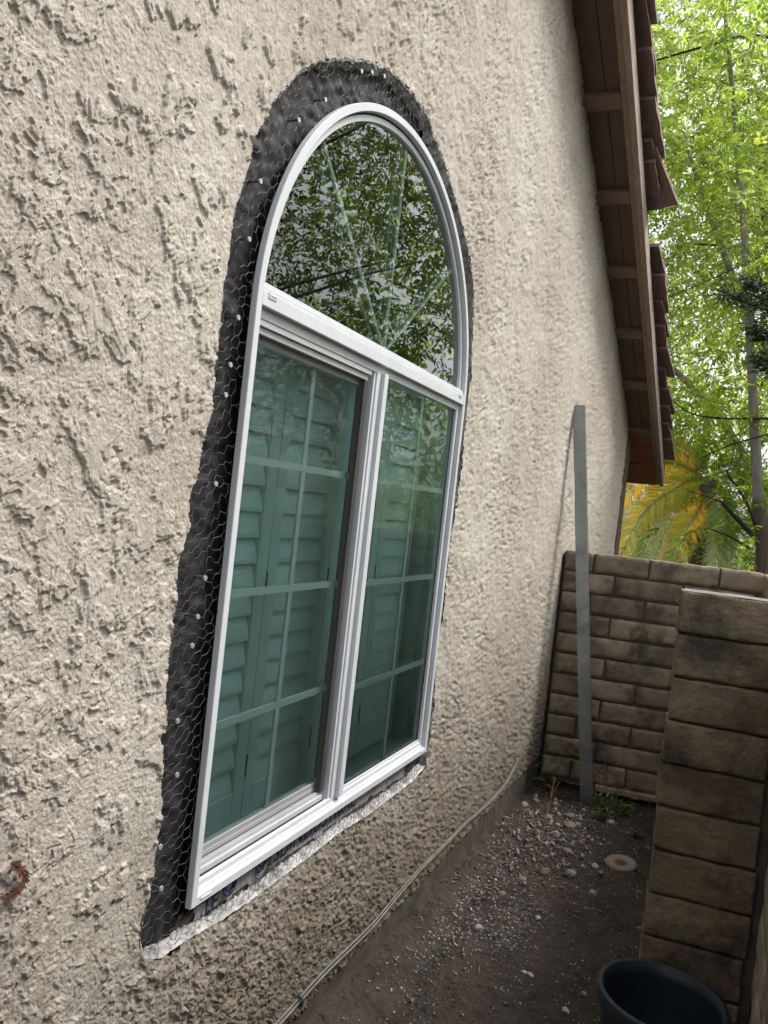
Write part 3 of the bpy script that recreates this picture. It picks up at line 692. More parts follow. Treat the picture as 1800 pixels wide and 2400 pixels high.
mb = MB(); rbox(mb, -0.5, 0.1655, ys, 7.05, -0.008, 0.09); mb.obj('eave_fascia', M['redlit'], house, bevel=0.003)
mb = MB(); rbox(mb, -0.9, 0.1935, -1.5, 7.05, 0.052, 0.099); rbox(mb, -0.9, 0.2185, -1.5, 7.05, 0.0995, 0.150); mb.obj('roof_deck', M['felt'], house)
def tile(yc, xo=0.285, tilt=0.0, yawd=0.0, dx=0.0, dh=0.0, L_=0.40, w=0.30):
    mb = MB(); t = 0.024
    nx_, ns = 6, 5
    def top(i, j, side):
        x = -w+w*i/nx_; s_ = L_*(j/ns)
        edge = 0.004*math.sin(7*i+3*j+yc*40)*(j in (0, ns) or i == nx_)
        g_ = 0.004*(i % 2)
        return (x+edge*0.6, s_+edge, (t/2 if side else -t/2+g_*(not side)))
    V = []; F = []
    for side in (0, 1):
        for i in range(nx_+1):
            for j in range(ns+1): V.append(top(i, j, side))
    n1 = ns+1; o1 = (nx_+1)*n1
    for i in range(nx_):
        for j in range(ns):
            a = i*n1+j; F.append((a, a+1, a+n1+1, a+n1)); F.append((o1+a, o1+a+n1, o1+a+n1+1, o1+a+1))
    for i in range(nx_):
        a = i*n1; F.append((a, a+n1, o1+a+n1, o1+a)); a = i*n1+ns; F.append((a+n1, a, o1+a, o1+a+n1))
    for j in range(ns):
        a = j; F.append((a+1, a, o1+a, o1+a+1)); a = nx_*n1+j; F.append((a, a+1, o1+a+1, o1+a))
    ca, sa = math.cos(yawd), math.sin(yawd); ct, st_ = math.cos(tilt), math.sin(tilt)
    base = rp(xo+dx, yc, 0.166+dh)
    W_ = []
    for x, s_, h in V:
        x2, s2 = x*ca+s_*sa, -x*sa+s_*ca
        s3, h3 = s2*ct-h*st_, s2*st_+h*ct
        W_.append(base+np.array([x2, 0, 0])+Sdir*s3+Ndir*h3)
    mb.add(W_, F); return mb.obj('roof_shake', M['tile'], house)
yc = -1.4; k = 0
while yc < 6.75:
    if not (4.06 < yc < 4.40):
        tile(yc, 0.276+0.014*math.sin(k*2.3), 0.105+0.015*math.sin(k*1.7), 0.05+0.03*math.sin(k*3.1))
    yc += 0.222; k += 1
tile(3.98, 0.275, 0.03, 0.24, 0.0, 0.015, 0.40)     # slipped shake hanging out over the edge
tile(4.03, 0.268, 0.02, 0.08, 0.0, -0.012, 0.24)

# corner board of the house
mb = MB(); mb.box(-0.25, 0.006, 6.232, 6.42, 0.1, 2.15); mb.obj('corner_board', M['corner'], house, bevel=0.004)
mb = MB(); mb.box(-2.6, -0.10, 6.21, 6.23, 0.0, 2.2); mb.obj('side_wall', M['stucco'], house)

# ------------------------------------------------------------------ block walls
def block_mesh(L_, H, D, seed, nx_=9, nz_=4, rough=0.004, rnd=0.010):
    """face toward -y local, length along x; centred on the face"""
    r = np.random.default_rng(seed)
    xs = np.linspace(-L_/2, L_/2, nx_+1); zs = np.linspace(-H/2, H/2, nz_+1)
    X, Z = np.meshgrid(xs, zs, indexing='ij')
    edge = np.minimum(np.minimum(X+L_/2, L_/2-X), np.minimum(Z+H/2, H/2-Z))
    Yf = np.where(edge < 1e-6, rnd, 0)+rough*fbm(X*9+seed*3.7, Z*16+seed, 90, 5, gain=0.65)*1.6+rough*0.5*np.clip(pnoise(X*60+seed, Z*70), 0.25, 1)
    sag = 0.0015*np.cos(Z/H*math.pi)
    Yf = Yf-sag
    Xj = X+np.where(edge < 1e-6, 0.004*fbm(X*20+seed, Z*20, 91, 3), 0); Zj = Z+np.where(edge < 1e-6, 0.0045*fbm(X*16+seed, Z*9, 92, 3), 0)
    V = np.stack([Xj, Yf, Zj], -1).reshape(-1, 3)
    ii = np.arange(V.shape[0]).reshape(nx_+1, nz_+1)
    F = [tuple(q) for q in np.stack([ii[:-1, :-1], ii[1:, :-1], ii[1:, 1:], ii[:-1, 1:]], -1).reshape(-1, 4)]
    per = list(ii[:, 0])+list(ii[-1, 1:])+list(ii[-2::-1, -1])+list(ii[0, -2:0:-1])
    b0 = len(V); Vb = V[per].copy(); Vb[:, 1] = D
    V = np.concatenate([V, Vb]); n = len(per)
    F += [(per[(i+1) % n], per[i], b0+i, b0+(i+1) % n) for i in range(n)]
    F.append(tuple(b0+i for i in range(n)))
    me = bpy.data.meshes.new('block'); me.from_pydata(V.tolist(), [], F); me.update()
    me.polygons.foreach_set('use_smooth', [i < nx_*nz_ for i in range(len(me.polygons))])
    return me
_bm = {}
def put_block(parent, L_, pos, rotz, mat, seed, H=0.1, D=0.06, fine=False):
    key = (round(L_, 3), seed % 5, mat.name, fine, H, D)
    if key not in _bm:
        me = block_mesh(L_, H, D, seed % 5+len(_bm)*0, *((54, 24, 0.0045, 0.002) if fine else (12, 5, 0.003, 0.002))); me.materials.append(mat); _bm[key] = me
    o = link_mesh('block', _bm[key], parent)
    o.location = pos; o.rotation_euler = (0, 0, rotz); o.matrix_parent_inverse = Matrix.Translation(-Vector(parent['_loc']))
    return o
CP = 0.1119; TOPZ = 1.281
# end wall: runs from the house to the long wall, slightly skewed
EA = math.atan(0.164); ED = np.array([math.cos(EA), math.sin(EA), 0.0]); EO = np.array([0.0, 4.268, 0.0]); EN = np.array([-math.sin(EA), math.cos(EA), 0])
endw = empty('block_wall', (0.5, 4.40, 0), 'brown slump block wall closing the far end of the passage', 'wall')
rows = [[0.012, 0.165, 0.445, 0.787, 1.0], [0.012, 0.279, 0.621, 0.963, 1.0]]
for r_ in range(11):
    zc = TOPZ-CP*(r_+0.5); js = rows[r_ % 2]
    for a, b in zip(js[:-1], js[1:]):
        s0, s1 = a/math.cos(EA)+0.006, b/math.cos(EA)-0.006
        if s1-s0 < 0.03: continue
        p = EO+ED*(s0+s1)/2+EN*(0.004*random.random()); put_block(endw, s1-s0, (p[0], p[1], zc), EA, M['block'], r_*3+int(a*50), H=CP-0.0115, D=0.14)
def ebox(mb, s0, s1, n0, n1, z0, z1):
    q = [EO+ED*s0+EN*n0, EO+ED*s1+EN*n0, EO+ED*s1+EN*n1, EO+ED*s0+EN*n1]
    mb.hexa([(*p[:2], z0) for p in q]+[(*p[:2], z1) for p in q])
mb = MB(); ebox(mb, 0.012, 1.02, 0.012, 0.13, 0.03, TOPZ-0.012); mb.obj('mortar', M['mortar'], endw)
mb = MB(); ebox(mb, 0.30, 1.0, -0.02, 0.14, 0.020, 0.050); mb.obj('wall_footing', M['block'], endw, bevel=0.006)
# long wall beside the camera
longw = empty('block_wall', (1.05, 1.5, 0), 'long brown slump block wall running beside the passage on the right', 'wall')
for r_ in range(12):
    zc = TOPZ-CP*(r_+0.5)
    for seg0, seg1 in ((-1.2, 2.015), (2.262, 4.42)):
        y = seg0 - (0.0 if r_ % 2 else 0.171)
        while y < seg1-0.02:
            a, b = max(y, seg0)+0.006, min(y+0.342, seg1)-0.006
            if b-a > 0.04:
                put_block(longw, b-a, (0.985+0.004*random.random(), (a+b)/2, zc), -math.pi/2, M['block'], r_*5+int(y*9), H=CP-0.0115, D=0.14)
            y += 0.342
mb = MB(); mb.box(1.004, 1.11, -1.2, 4.42, -0.1, TOPZ-0.012); mb.obj('mortar', M['mortar'], longw)
# pier
pier = empty('block_pier', (0.86, 2.24, 0), 'brown slump block pier projecting from the long wall near the bucket', 'pier')
for r_ in range(12):
    zc = TOPZ+0.003-CP*(r_+0.5)
    w_ = 0.243+0.004*math.sin(r_*2.1)
    put_block(pier, w_, (0.735+0.5*0.243+0.003*math.sin(r_*1.3), 2.158+0.003*math.sin(r_*1.9), zc), 0.10, M['pblock'], r_*7+1, H=CP-0.0075, D=0.10, fine=True)
mb = MB(); mb.hexa([(0.752, 2.168, 0.0), (1.0, 2.192, 0.0), (1.0, 2.25, 0.0), (0.752, 2.25, 0.0), (0.752, 2.168, TOPZ-0.016), (1.0, 2.192, TOPZ-0.016), (1.0, 2.25, TOPZ-0.016), (0.752, 2.25, TOPZ-0.016)]); mb.obj('mortar', M['mortar'], pier)
yy = np.linspace(0, 0.105, 18); xx = np.linspace(0, 0.25, 40); XX, YY = np.meshgrid(xx, yy, indexing='ij')
ZZ = TOPZ-0.001+0.0045*fbm(XX*8, YY*70, 95, 4)+0.002
ii = np.arange(XX.size).reshape(XX.shape); Q = np.stack([ii[:-1, :-1], ii[1:, :-1], ii[1:, 1:], ii[:-1, 1:]], -1).reshape(-1, 4)
np_mesh('cap_surface', np.stack([0.737+XX, 2.150+YY+XX*0.1, ZZ], -1).reshape(-1, 3), Q, M['cap'], pier)

# ------------------------------------------------------------------ metal post leaning on the house
post = MB()
def post_pts(z): return 0.288-0.1315*z
prof = [(-0.031, 0.0), (0.031, 0.0), (0.031, 0.032), (0.0295, 0.032), (0.0295, 0.0015), (-0.0295, 0.0015), (-0.0295, 0.032), (-0.031, 0.032)]
V = []; zsn = np.linspace(-0.05, 2.045, 44)
for z in zsn:
    dent = 0.004*math.exp(-((z-0.98)/0.03)**2)+0.005*math.exp(-((z-0.86)/0.022)**2)
    for k, (a, b) in enumerate(prof):
        dd = dent if k in (1,) else 0; d2 = 0.006*math.exp(-((z-1.62)/0.05)**2) if k in (0,) else 0
        V.append((post_pts(z)+a-dd*0.8+d2*0.6, 4.135+b+dd+d2, z))
n = len(prof); F = []
for i in range(len(zsn)-1):
    for j in range(n): F.append((i*n+j, i*n+(j+1) % n, (i+1)*n+(j+1) % n, (i+1)*n+j))
F += [(0, 5, 4, 1), (1, 4, 3, 2), (0, 7, 6, 5)]; e0 = (len(zsn)-1)*n; F += [(e0, e0+1, e0+4, e0+5), (e0+1, e0+2, e0+3, e0+4), (e0, e0+5, e0+6, e0+7)]
post.add(V, F)
tag(post.obj('metal_stud', M['steel']), 'tall galvanized steel stud leaning against the house wall', 'metal stud')

# ------------------------------------------------------------------ cables at the wall foot
cp = [(0.9, 0.206), (1.2, 0.204), (1.572, 0.203), (1.674, 0.207), (1.813, 0.211), (1.95, 0.206), (2.095, 0.204), (2.25, 0.217), (2.447, 0.228), (2.70, 0.224), (2.928, 0.222), (3.2, 0.205), (3.40, 0.203), (3.52, 0.215), (3.635, 0.243), (3.665, 0.258), (3.69, 0.280)]
def smooth_path(P, n=8):
    P = [np.array(p, float) for p in P]; out = []
    for i in range(len(P)-1):
        p0, p1, p2, p3 = P[max(i-1, 0)], P[i], P[i+1], P[min(i+2, len(P)-1)]
        for t in np.arange(n)/n: out.append(0.5*((2*p1)+(-p0+p2)*t+(2*p0-5*p1+4*p2-p3)*t*t+(-p0+3*p1-3*p2+p3)*t**3))
    out.append(P[-1]); return out
for k, lab in ((0, 'upper of two thin grey cables running along the wall foot'), (1, 'lower of two thin grey cables running along the wall foot')):
    path = [(0.0085+0.003*k+0.002*math.sin(y*3+k), y, z-0.0068*k-(0.012*k if y > 3.66 else 0)*0) for y, z in smooth_path(cp)]
    path = path[:-1]+[(-0.012, path[-1][1]+0.008, path[-1][2]+0.004)]
    mb = MB(); mb.tube(path, 0.0031, 8); o = mb.obj('cable', M['cable'], None, smooth=True); tag(o, lab, 'cable', 'cables along the wall foot')
mb = MB(); mb.tube([(0.004, 1.674, 0.212+0.004), (0.018, 1.674, 0.208), (0.0185, 1.674, 0.196), (0.004, 1.674, 0.191)], 0.0035, 6); tag(mb.obj('cable_clip', M['clip']), 'small dark clip holding the two cables to the wall', 'clip')

# ------------------------------------------------------------------ bucket
bc = (0.806, 1.838, 0.10)
bk = empty('bucket', bc, 'dark blue plastic bucket standing at the foot of the block pier', 'bucket')
mb = MB(); mb.lathe([(0.0, 0.004), (0.098, 0.004), (0.102, 0.0), (0.1265, 0.288), (0.1275, 0.318), (0.1245, 0.318), (0.1235, 0.29), (0.099, 0.010), (0.0, 0.010)], bc, 56); mb.obj('bucket_body', M['bucket'], bk, smooth=True)
mb = MB(); mb.lathe([(0.1278, 0.285), (0.136, 0.287), (0.1375, 0.292), (0.1375, 0.316), (0.1362, 0.3205), (0.128, 0.3215), (0.1246, 0.3195), (0.1248, 0.314), (0.1278, 0.314)], bc, 56, closed=True); mb.obj('bucket_rim', M['bucket'], bk, smooth=True)
for k in range(4):
    a = 0.2+k*0.8; 
    mb = MB(); r_ = 0.008+0.004*random.random(); q = (bc[0]+0.075*math.cos(a)*random.random(), bc[1]+0.075*math.sin(a)*random.random(), bc[2]+0.014)
    mb.lathe([(0.0, -0.004), (r_*0.8, -0.003), (r_, 0.002), (r_*0.7, 0.006), (0, 0.008)], q, 8)
    tag(mb.obj('pebble', M['palestone']), 'small pale pebble at the bottom of the bucket', 'pebble', 'pebbles inside the bucket')

# ------------------------------------------------------------------ tan disc
dc = (0.548, 3.445, float(ground_h(np.array(0.548), np.array(3.445)))+0.012)
dk = empty('plastic_disc', dc, 'round tan plastic disc with a rusty hole lying on the soil', 'disc')
mb = MB(); mb.lathe([(0.017, -0.006), (0.058, -0.010), (0.0645, -0.004), (0.0655, 0.006), (0.061, 0.0115), (0.050, 0.0125), (0.030, 0.0095), (0.019, 0.0075), (0.017, 0.004)], dc, 48, closed=True); o1 = mb.obj('disc_body', M['disc'], dk, smooth=True)
mb = MB(); mb.lathe([(0.0, -0.003), (0.012, -0.003), (0.0165, 0.005), (0.0235, 0.0108), (0.026, 0.0088)], dc, 24); mb.obj('rusty_hole', M['rust'], dk, smooth=True)
dk.rotation_euler = (math.radians(7), math.radians(-5), 0)

# ------------------------------------------------------------------ stones, gravel, twig
def rock(name, c, r, seed, mat, flat=0.6):
    rg = np.random.default_rng(seed); mb = MB()
    nu, nv_ = 9, 6; V = [(0, 0, -flat)]; F = []
    for j in range(1, nv_):
        ph = math.pi*j/nv_
        for i in range(nu):
            a = 2*math.pi*i/nu; k = 1+0.28*float(pnoise(np.array(math.cos(a)*1.7+seed), np.array(math.sin(a)*1.7+ph*1.3), 97))+0.12*(rg.random()-0.5)
            V.append((k*math.sin(ph)*math.cos(a), k*math.sin(ph)*math.sin(a)*0.75, -flat*math.cos(ph)*k))
    V.append((0, 0, flat))
    for i in range(nu): F.append((0, 1+(i+1) % nu, 1+i))
    for j in range(nv_-2):
        for i in range(nu): F.append((1+j*nu+i, 1+j*nu+(i+1) % nu, 1+(j+1)*nu+(i+1) % nu, 1+(j+1)*nu+i))
    t = len(V)-1; b = 1+(nv_-2)*nu
    for i in range(nu): F.append((b+i, b+(i+1) % nu, t))
    a = rg.random()*6.28; ca, sa = math.cos(a), math.sin(a)
    V = [((x*ca-y*sa)*r+c[0], (x*sa+y*ca)*r+c[1], z*r+c[2]) for x, y, z in V]
    mb.add(V, F); return mb.obj(name, mat)
ST = [(0.04,3.82,.030),(0.18,3.71,.042),(0.26,3.81,.035),(0.29,3.67,.05),(0.31,3.76,.028),(0.44,3.92,.032),(0.46,3.33,.027),(0.3,3.1,.036),(0.24,2.98,.030),(0.39,3.16,.034),(0.34,3.36,.034),(0.29,3.31,.024),(0.18,3.5,.03),(0.25,3.54,.036),(0.63,3.74,.02),
      (0.10,3.70,.026),(0.07,3.93,.03),(0.36,3.55,.03),(0.22,3.40,.03),(0.47,3.66,.02),(0.21,2.81,.024),(0.36,2.74,.017),(0.21,2.53,.022),(0.69,2.92,.026),(0.66,2.65,.016),(0.4,2.39,.014),(0.42,2.39,.015),(0.55,2.27,.018),(0.58,2.4,.012)]
pale = {0, 5, 6, 21, 22, 24, 25, 26, 27, 28}
named = {23: 'brown stone lying against the foot of the block pier', 20: 'rounded grey stone at the near edge of the rubble', 1: 'largest pale lump of rubble near the leaning stud', 3: 'long tan rubble stone lying between the stud and the disc',
         6: 'pale stone lying just left of the tan disc', 22: 'flat white stone on the dark soil in front of the rubble', 0: 'pale stone against the house footing beside the corner weed', 14: 'small stone between the pier and the weeds on the soil',
         25: 'left one of two small white stones touching on the soil', 26: 'right one of two small white stones touching on the soil', 27: 'small white stone on the soil just behind the bucket', 5: 'pale stone among the low weeds near the end wall'}
for i, (x, y, r_) in enumerate(ST):
    z = float(ground_h(np.array(x), np.array(y)))
    r_ *= 0.78; o = rock('stone', (x, y, z+r_*0.08), r_, i+11, M['palestone'] if i in pale else M['stone'], 0.5+0.2*random.random())
    if i in named: tag(o, named[i], 'stone', 'stones scattered on the soil')
    elif i in pale: tag(o, 'small pale stone lying loose on the dark soil', 'stone', 'pale stones scattered on the soil')
    else: tag(o, 'dusty grey brown stone among the rubble on the soil', 'stone', 'rubble stones on the soil')
rg = np.random.default_rng(3)
pts = []
def scatter(n, fx, fy, smin, smax):
    x = fx(n); y = fy(n); s = smin*(smax/smin)**(rg.random(n)**2.2); pts.append(np.stack([x, y, s], -1))
scatter(1500, lambda n: rg.uniform(0.03, 0.75, n), lambda n: rg.uniform(1.7, 4.25, n), 0.0016, 0.008)
scatter(1500, lambda n: 0.06+np.abs(rg.normal(0, 0.13, n)), lambda n: rg.normal(2.9, 0.45, n), 0.0016, 0.009)
scatter(650, lambda n: rg.normal(0.22, 0.12, n), lambda n: rg.normal(3.55, 0.25, n), 0.004, 0.022)
scatter(350, lambda n: rg.normal(0.30, 0.05, n), lambda n: rg.normal(2.63, 0.10, n), 0.002, 0.007)
Pp = np.concatenate(pts); Pp = Pp[(Pp[:, 0] > 0.01) & (Pp[:, 0] < 0.97) & (Pp[:, 1] < 4.27+0.16*Pp[:, 0]-0.02)]
nP = len(Pp); z = ground_h(Pp[:, 0], Pp[:, 1])
octa = np.array([(1, 0, 0), (0, 1, 0), (-1, 0, 0), (0, -1, 0), (0, 0, 1), (0, 0, -1)], float)
R_ = rg.normal(0, 1, (nP, 3, 3)); R_ = np.linalg.qr(R_)[0]
sc = rg.uniform(0.5, 1.3, (nP, 6, 1))*np.array([1, 0.8, 0.55])
VV = np.einsum('nij,nkj->nki', R_, octa[None]*sc)*Pp[:, 2][:, None, None]+np.stack([Pp[:, 0], Pp[:, 1], z+Pp[:, 2]*0.25], -1)[:, None]
of = np.array([(0, 1, 4), (1, 2, 4), (2, 3, 4), (3, 0, 4), (1, 0, 5), (2, 1, 5), (3, 2, 5), (0, 3, 5)])
o = np_mesh('gravel', VV.reshape(-1, 3), (np.arange(nP)[:, None, None]*6+of[None]).reshape(-1, 3), M['chip'])
tag(o, 'pale plaster chips and gravel scattered over the soil', kind='stuff')
pts = []
scatter(700, lambda n: rg.uniform(0.05, 0.72, n), lambda n: rg.uniform(1.7, 4.0, n), 0.0014, 0.0045)
scatter(420, lambda n: rg.normal(0.28, 0.05, n), lambda n: rg.normal(2.62, 0.11, n), 0.0014, 0.005)
scatter(420, lambda n: 0.08+np.abs(rg.normal(0, 0.07, n)), lambda n: rg.normal(2.75, 0.30, n), 0.0014, 0.0055)
scatter(160, lambda n: rg.normal(0.66, 0.05, n), lambda n: rg.normal(2.3, 0.25, n), 0.0014, 0.004)
Pp = np.concatenate(pts); Pp = Pp[(Pp[:, 0] > 0.01) & (Pp[:, 0] < 0.95)]; nP = len(Pp); z = ground_h(Pp[:, 0], Pp[:, 1])
R_ = np.linalg.qr(rg.normal(0, 1, (nP, 3, 3)))[0]; sc = rg.uniform(0.5, 1.3, (nP, 6, 1))*np.array([1, 0.8, 0.45])
VV = np.einsum('nij,nkj->nki', R_, octa[None]*sc)*Pp[:, 2][:, None, None]+np.stack([Pp[:, 0], Pp[:, 1], z+Pp[:, 2]*0.3], -1)[:, None]
o = np_mesh('plaster_crumbs', VV.reshape(-1, 3), (np.arange(nP)[:, None, None]*6+of[None]).reshape(-1, 3), M['crumb'])
tag(o, 'tiny white plaster crumbs scattered along the passage', kind='stuff')
mb = MB(); mb.tube([(0.254, 3.175, 0.05), (0.245, 3.30, 0.15), (0.235, 3.42, 0.24), (0.228, 3.50, 0.30)], [0.0028, 0.0024, 0.002, 0.0012], 6)
mb.tube([(0.237, 3.40, 0.225), (0.25, 3.43, 0.28), (0.262, 3.45, 0.30)], [0.0016, 0.0013, 0.001], 5); mb.tube([(0.24, 3.36, 0.195), (0.215, 3.40, 0.255)], [0.0015, 0.001], 5)
tag(mb.obj('twig', M['rust']), 'thin reddish twig sticking up from the rubble', 'twig')

# ------------------------------------------------------------------ leaves toolkit
def leaf_cloud(pos, dirs, ups, size, col, width=0.42, fold=0.25, curl=0.15):
    """each leaf: 6 vertices, 4 triangles -> folded pointed blade.  pos,dirs,ups (n,3); size (n,); col (n,3)"""
    d = dirs/np.linalg.norm(dirs, axis=1)[:, None]; s = np.cross(d, ups); s /= np.linalg.norm(s, axis=1)[:, None]+1e-9; n_ = np.cross(s, d)
    L_ = size[:, None]
    def P(t, w, h): return pos+d*L_*t+s*L_*w+n_*L_*h
    W_ = width/2
    V = np.stack([P(0, 0, 0), P(0.35, W_, fold*W_), P(0.35, -W_, fold*W_), P(0.45, 0, -0.02), P(0.72, W_*0.62, fold*W_*0.6-curl*0.3), P(0.72, -W_*0.62, fold*W_*0.6-curl*0.3), P(1.0, 0, -curl)], 1)
    f = np.array([(0, 3, 1), (0, 2, 3), (1, 3, 4), (2, 5, 3), (3, 6, 4), (3, 5, 6)])
    n = len(pos)
    return V.reshape(-1, 3), (np.arange(n)[:, None, None]*7+f[None]).reshape(-1, 3), np.repeat(col, 7, 0)
def compound(pos, rdir, length, rg, col, nl=7, lsize=0.075, droop=0.4):
    """pinnate leaves: leaflets along a drooping rachis"""
    n = len(pos); r = rdir/np.linalg.norm(rdir, axis=1)[:, None]
    side = np.cross(r, np.array([0, 0, 1.0])+rg.normal(0, 0.25, (n, 3))); side /= np.linalg.norm(side, axis=1)[:, None]+1e-9
    up = np.cross(side, r)
    pp, dd, uu, ss, cc = [], [], [], [], []
    pairs = (nl-1)//2
    for k in range(nl):
        if k == nl-1: t = 1.0; sg = 0.0
        else: t = 0.35+0.6*(k//2)/max(1, pairs-0.3); sg = 1.0 if k % 2 else -1.0
        p = pos+r*length[:, None]*t+np.array([0, 0, -1.0])*(droop*length*t*t)[:, None]
        d = r*(0.55 if sg else 1.0)+side*sg*0.85+np.array([0, 0, -0.35])+rg.normal(0, 0.18, (n, 3))
        pp.append(p); dd.append(d); uu.append(up+rg.normal(0, 0.3, (n, 3))); ss.append(lsize*rg.uniform(0.7, 1.2, n)); cc.append(col*rg.uniform(0.8, 1.2, (n, 1)))
    return np.concatenate(pp), np.concatenate(dd), np.concatenate(uu), np.concatenate(ss), np.concatenate(cc)
def merge(*mm):
    V = []; F = []; Cc = []; o = 0
    for v, f, c in mm: V.append(v); F.append(f+o); Cc.append(c); o += len(v)
    return np.concatenate(V), np.concatenate(F), np.concatenate(Cc)

def crown(name, parent, tips, rg, n_leaf, base_cols, lsize, spread=0.35, seeds=0, seedcol=(0.50, 0.46, 0.13), mat=None, clumpk=0.5):
    """leaves hang on twigs round the tips; clump colours differ; some clumps carry seed bunches"""
    tips = np.array(tips); k = rg.integers(0, len(tips), n_leaf)
    pos = tips[k]+rg.normal(0, 1, (n_leaf, 3))*spread*np.array([1, 1, 0.8])
    cb = np.array(base_cols); tipc = cb[rg.integers(0, len(cb), len(tips))]
    col = tipc[k]*rg.uniform(0.7, 1.25, (n_leaf, 1))
    out = pos-tips[k]; out[:, 2] -= 0.25*spread; out += rg.normal(0, 0.4*spread, out.shape)
    P_, D_, U_, S_, C_ = compound(pos, out, rg.uniform(0.13, 0.24, n_leaf)*lsize/0.075, rg, col, 7, lsize)
    mm = [leaf_cloud(P_, D_, U_, S_, C_)]
    if seeds:
        b = rg.integers(0, len(tips), seeds); cpos = tips[b]+rg.normal(0, spread*0.8, (seeds, 3))
        m_ = 46; q = np.repeat(cpos, m_, 0); q = q+rg.normal(0, 1, q.shape)*np.array([0.05, 0.05, 0.075])*lsize/0.06
        dd = np.tile(np.array([0, 0, -1.0]), (len(q), 1))+rg.normal(0, 0.45, q.shape)
        cc = np.array(seedcol)[None]*rg.uniform(0.7, 1.3, (len(q), 1))
        mm.append(leaf_cloud(q, dd, rg.normal(0, 1, q.shape), 0.036*rg.uniform(0.8, 1.2, len(q))*lsize/0.06, cc, 0.2, 0.1, 0.05))
    V, F, C_ = merge(*mm)
    return np_mesh(name, V, F, mat or M['leaf'], parent, col=C_)

def limbs(parent, segs, mat, name='limb', n=7):
    for P_, r0, r1 in segs:
        pth = smooth_path(P_, 5); N_ = len(pth)
        mb = MB(); mb.tube([p for p in pth], [r0+(r1-r0)*i/(N_-1) for i in range(N_)], n); mb.obj(name, mat, parent, smooth=True)
Z6 = lambda a, b: (1400+a*400/1659, 900+b*400/1659)
C3 = lambda a, b: (1200+a/2.765, b/2.765)
GREENS = [(0.155, 0.225, 0.040), (0.19, 0.26, 0.045), (0.13, 0.19, 0.045), (0.23, 0.285, 0.055), (0.115, 0.165, 0.055)]

# near young ash whose trunk rises behind the wall
rg = np.random.default_rng(21)
t1 = empty('ash_tree', (1.05, 7.5, 0), 'slim grey ash tree rising just behind the end wall at the right edge', 'tree', 'ash trees beyond the wall')
ya = 7.5
tr = [(1.07, ya, -0.14), on_y(1787, 1322, ya), on_y(1778, 1180, ya), on_y(1770, 1030, ya), on_y(1758, 800, ya), on_y(1745, 560, ya), on_y(1725, 300, ya), on_y(1700, 40, ya), on_y(1680, -200, ya)]
limbs(t1, [(tr[:3], 0.062, 0.058)], M['brownbark'], 'trunk', 12); limbs(t1, [(tr[2:], 0.050, 0.010)], M['bark'], 'trunk', 12)
br = [([Z6(1510, 1470), Z6(1360, 1310), Z6(1215, 1150)], 0.022, 0.016), ([Z6(1215, 1150), Z6(1050, 1090), Z6(870, 1030)], 0.008, 0.004), ([Z6(1530, 1370), Z6(1440, 1130), Z6(1260, 865)], 0.013, 0.008),
      ([Z6(1260, 865), Z6(1330, 690)], 0.007, 0.003), ([Z6(1505, 1610), Z6(1300, 1490), Z6(1110, 1415), Z6(1040, 1410)], 0.011, 0.004), ([Z6(1659, 490), Z6(1300, 590), Z6(1010, 720)], 0.008, 0.004),
      ([Z6(1659, 335), Z6(1150, 330), Z6(880, 270), Z6(700, 130)], 0.011, 0.004), ([C3(1659, 240), C3(1500, 235), C3(1250, 300), C3(905, 400)], 0.016, 0.009), ([C3(1320, 1590), C3(1180, 1580)], 0.012, 0.007),
      ([C3(1659, 1640), C3(1400, 1760), C3(1010, 1930)], 0.008, 0.004)]
limbs(t1, [([on_y(*q, ya-0.03-0.1*i) for i, q in enumerate(P_)], r0, r1) for P_, r0, r1 in br], M['darkbark'])
tips = []
for i in range(32):      # bright low foliage hanging left of the trunk
    x = rg.uniform(1560, 1800); y = rg.uniform(930, 1310)
    if y > 1050 and x < 1640: continue
    tips.append(on_y(x, y, rg.uniform(7.65, 8.5)))
for i in range(16): tips.append(on_y(rg.uniform(1640, 1800), rg.uniform(-50, 760), rg.uniform(6.9, 7.3)))
crown('crown', t1, tips, rg, 1400, [(0.17, 0.26, 0.035), (0.22, 0.30, 0.04), (0.14, 0.21, 0.035)], 0.062, 0.20)

# big ash trees: crown fills the upper right and is mirrored in the window
DARKG = [(0.055, 0.085, 0.016), (0.075, 0.105, 0.018), (0.045, 0.07, 0.016), (0.09, 0.115, 0.022)]
def big_ash(loc, label, tips, nl, seeds, lsize, rg, trunk, segs, cols=None):
    t = empty('ash_tree', loc, label, 'tree', 'ash trees beyond the wall')
    limbs(t, [(trunk, 0.14, 0.05)], M['bark'], 'trunk', 12); limbs(t, segs, M['bark'])
    crown('crown', t, tips, rg, nl, cols or GREENS, lsize, 0.33, seeds)
    return t
rg = np.random.default_rng(31)
tips = []
while len(tips) < 95:
    p = np.array([rg.uniform(-1.4, 1.9), rg.uniform(7.2, 10.5), rg.uniform(1.9, 7.4)])
    if p[0] < 0.95 and p[2] < 3.0: continue
    if ((p[0]-0.3)/1.8)**2+((p[1]-8.9)/1.9)**2+((p[2]-4.6)/3.0)**2 < 1: tips.append(p)
base = np.array([1.35, 9.2, -0.14])
trk = [base, (1.25, 9.1, 1.5), (1.1, 9.0, 3.0), (0.85, 8.9, 4.4), (0.6, 8.9, 5.8)]
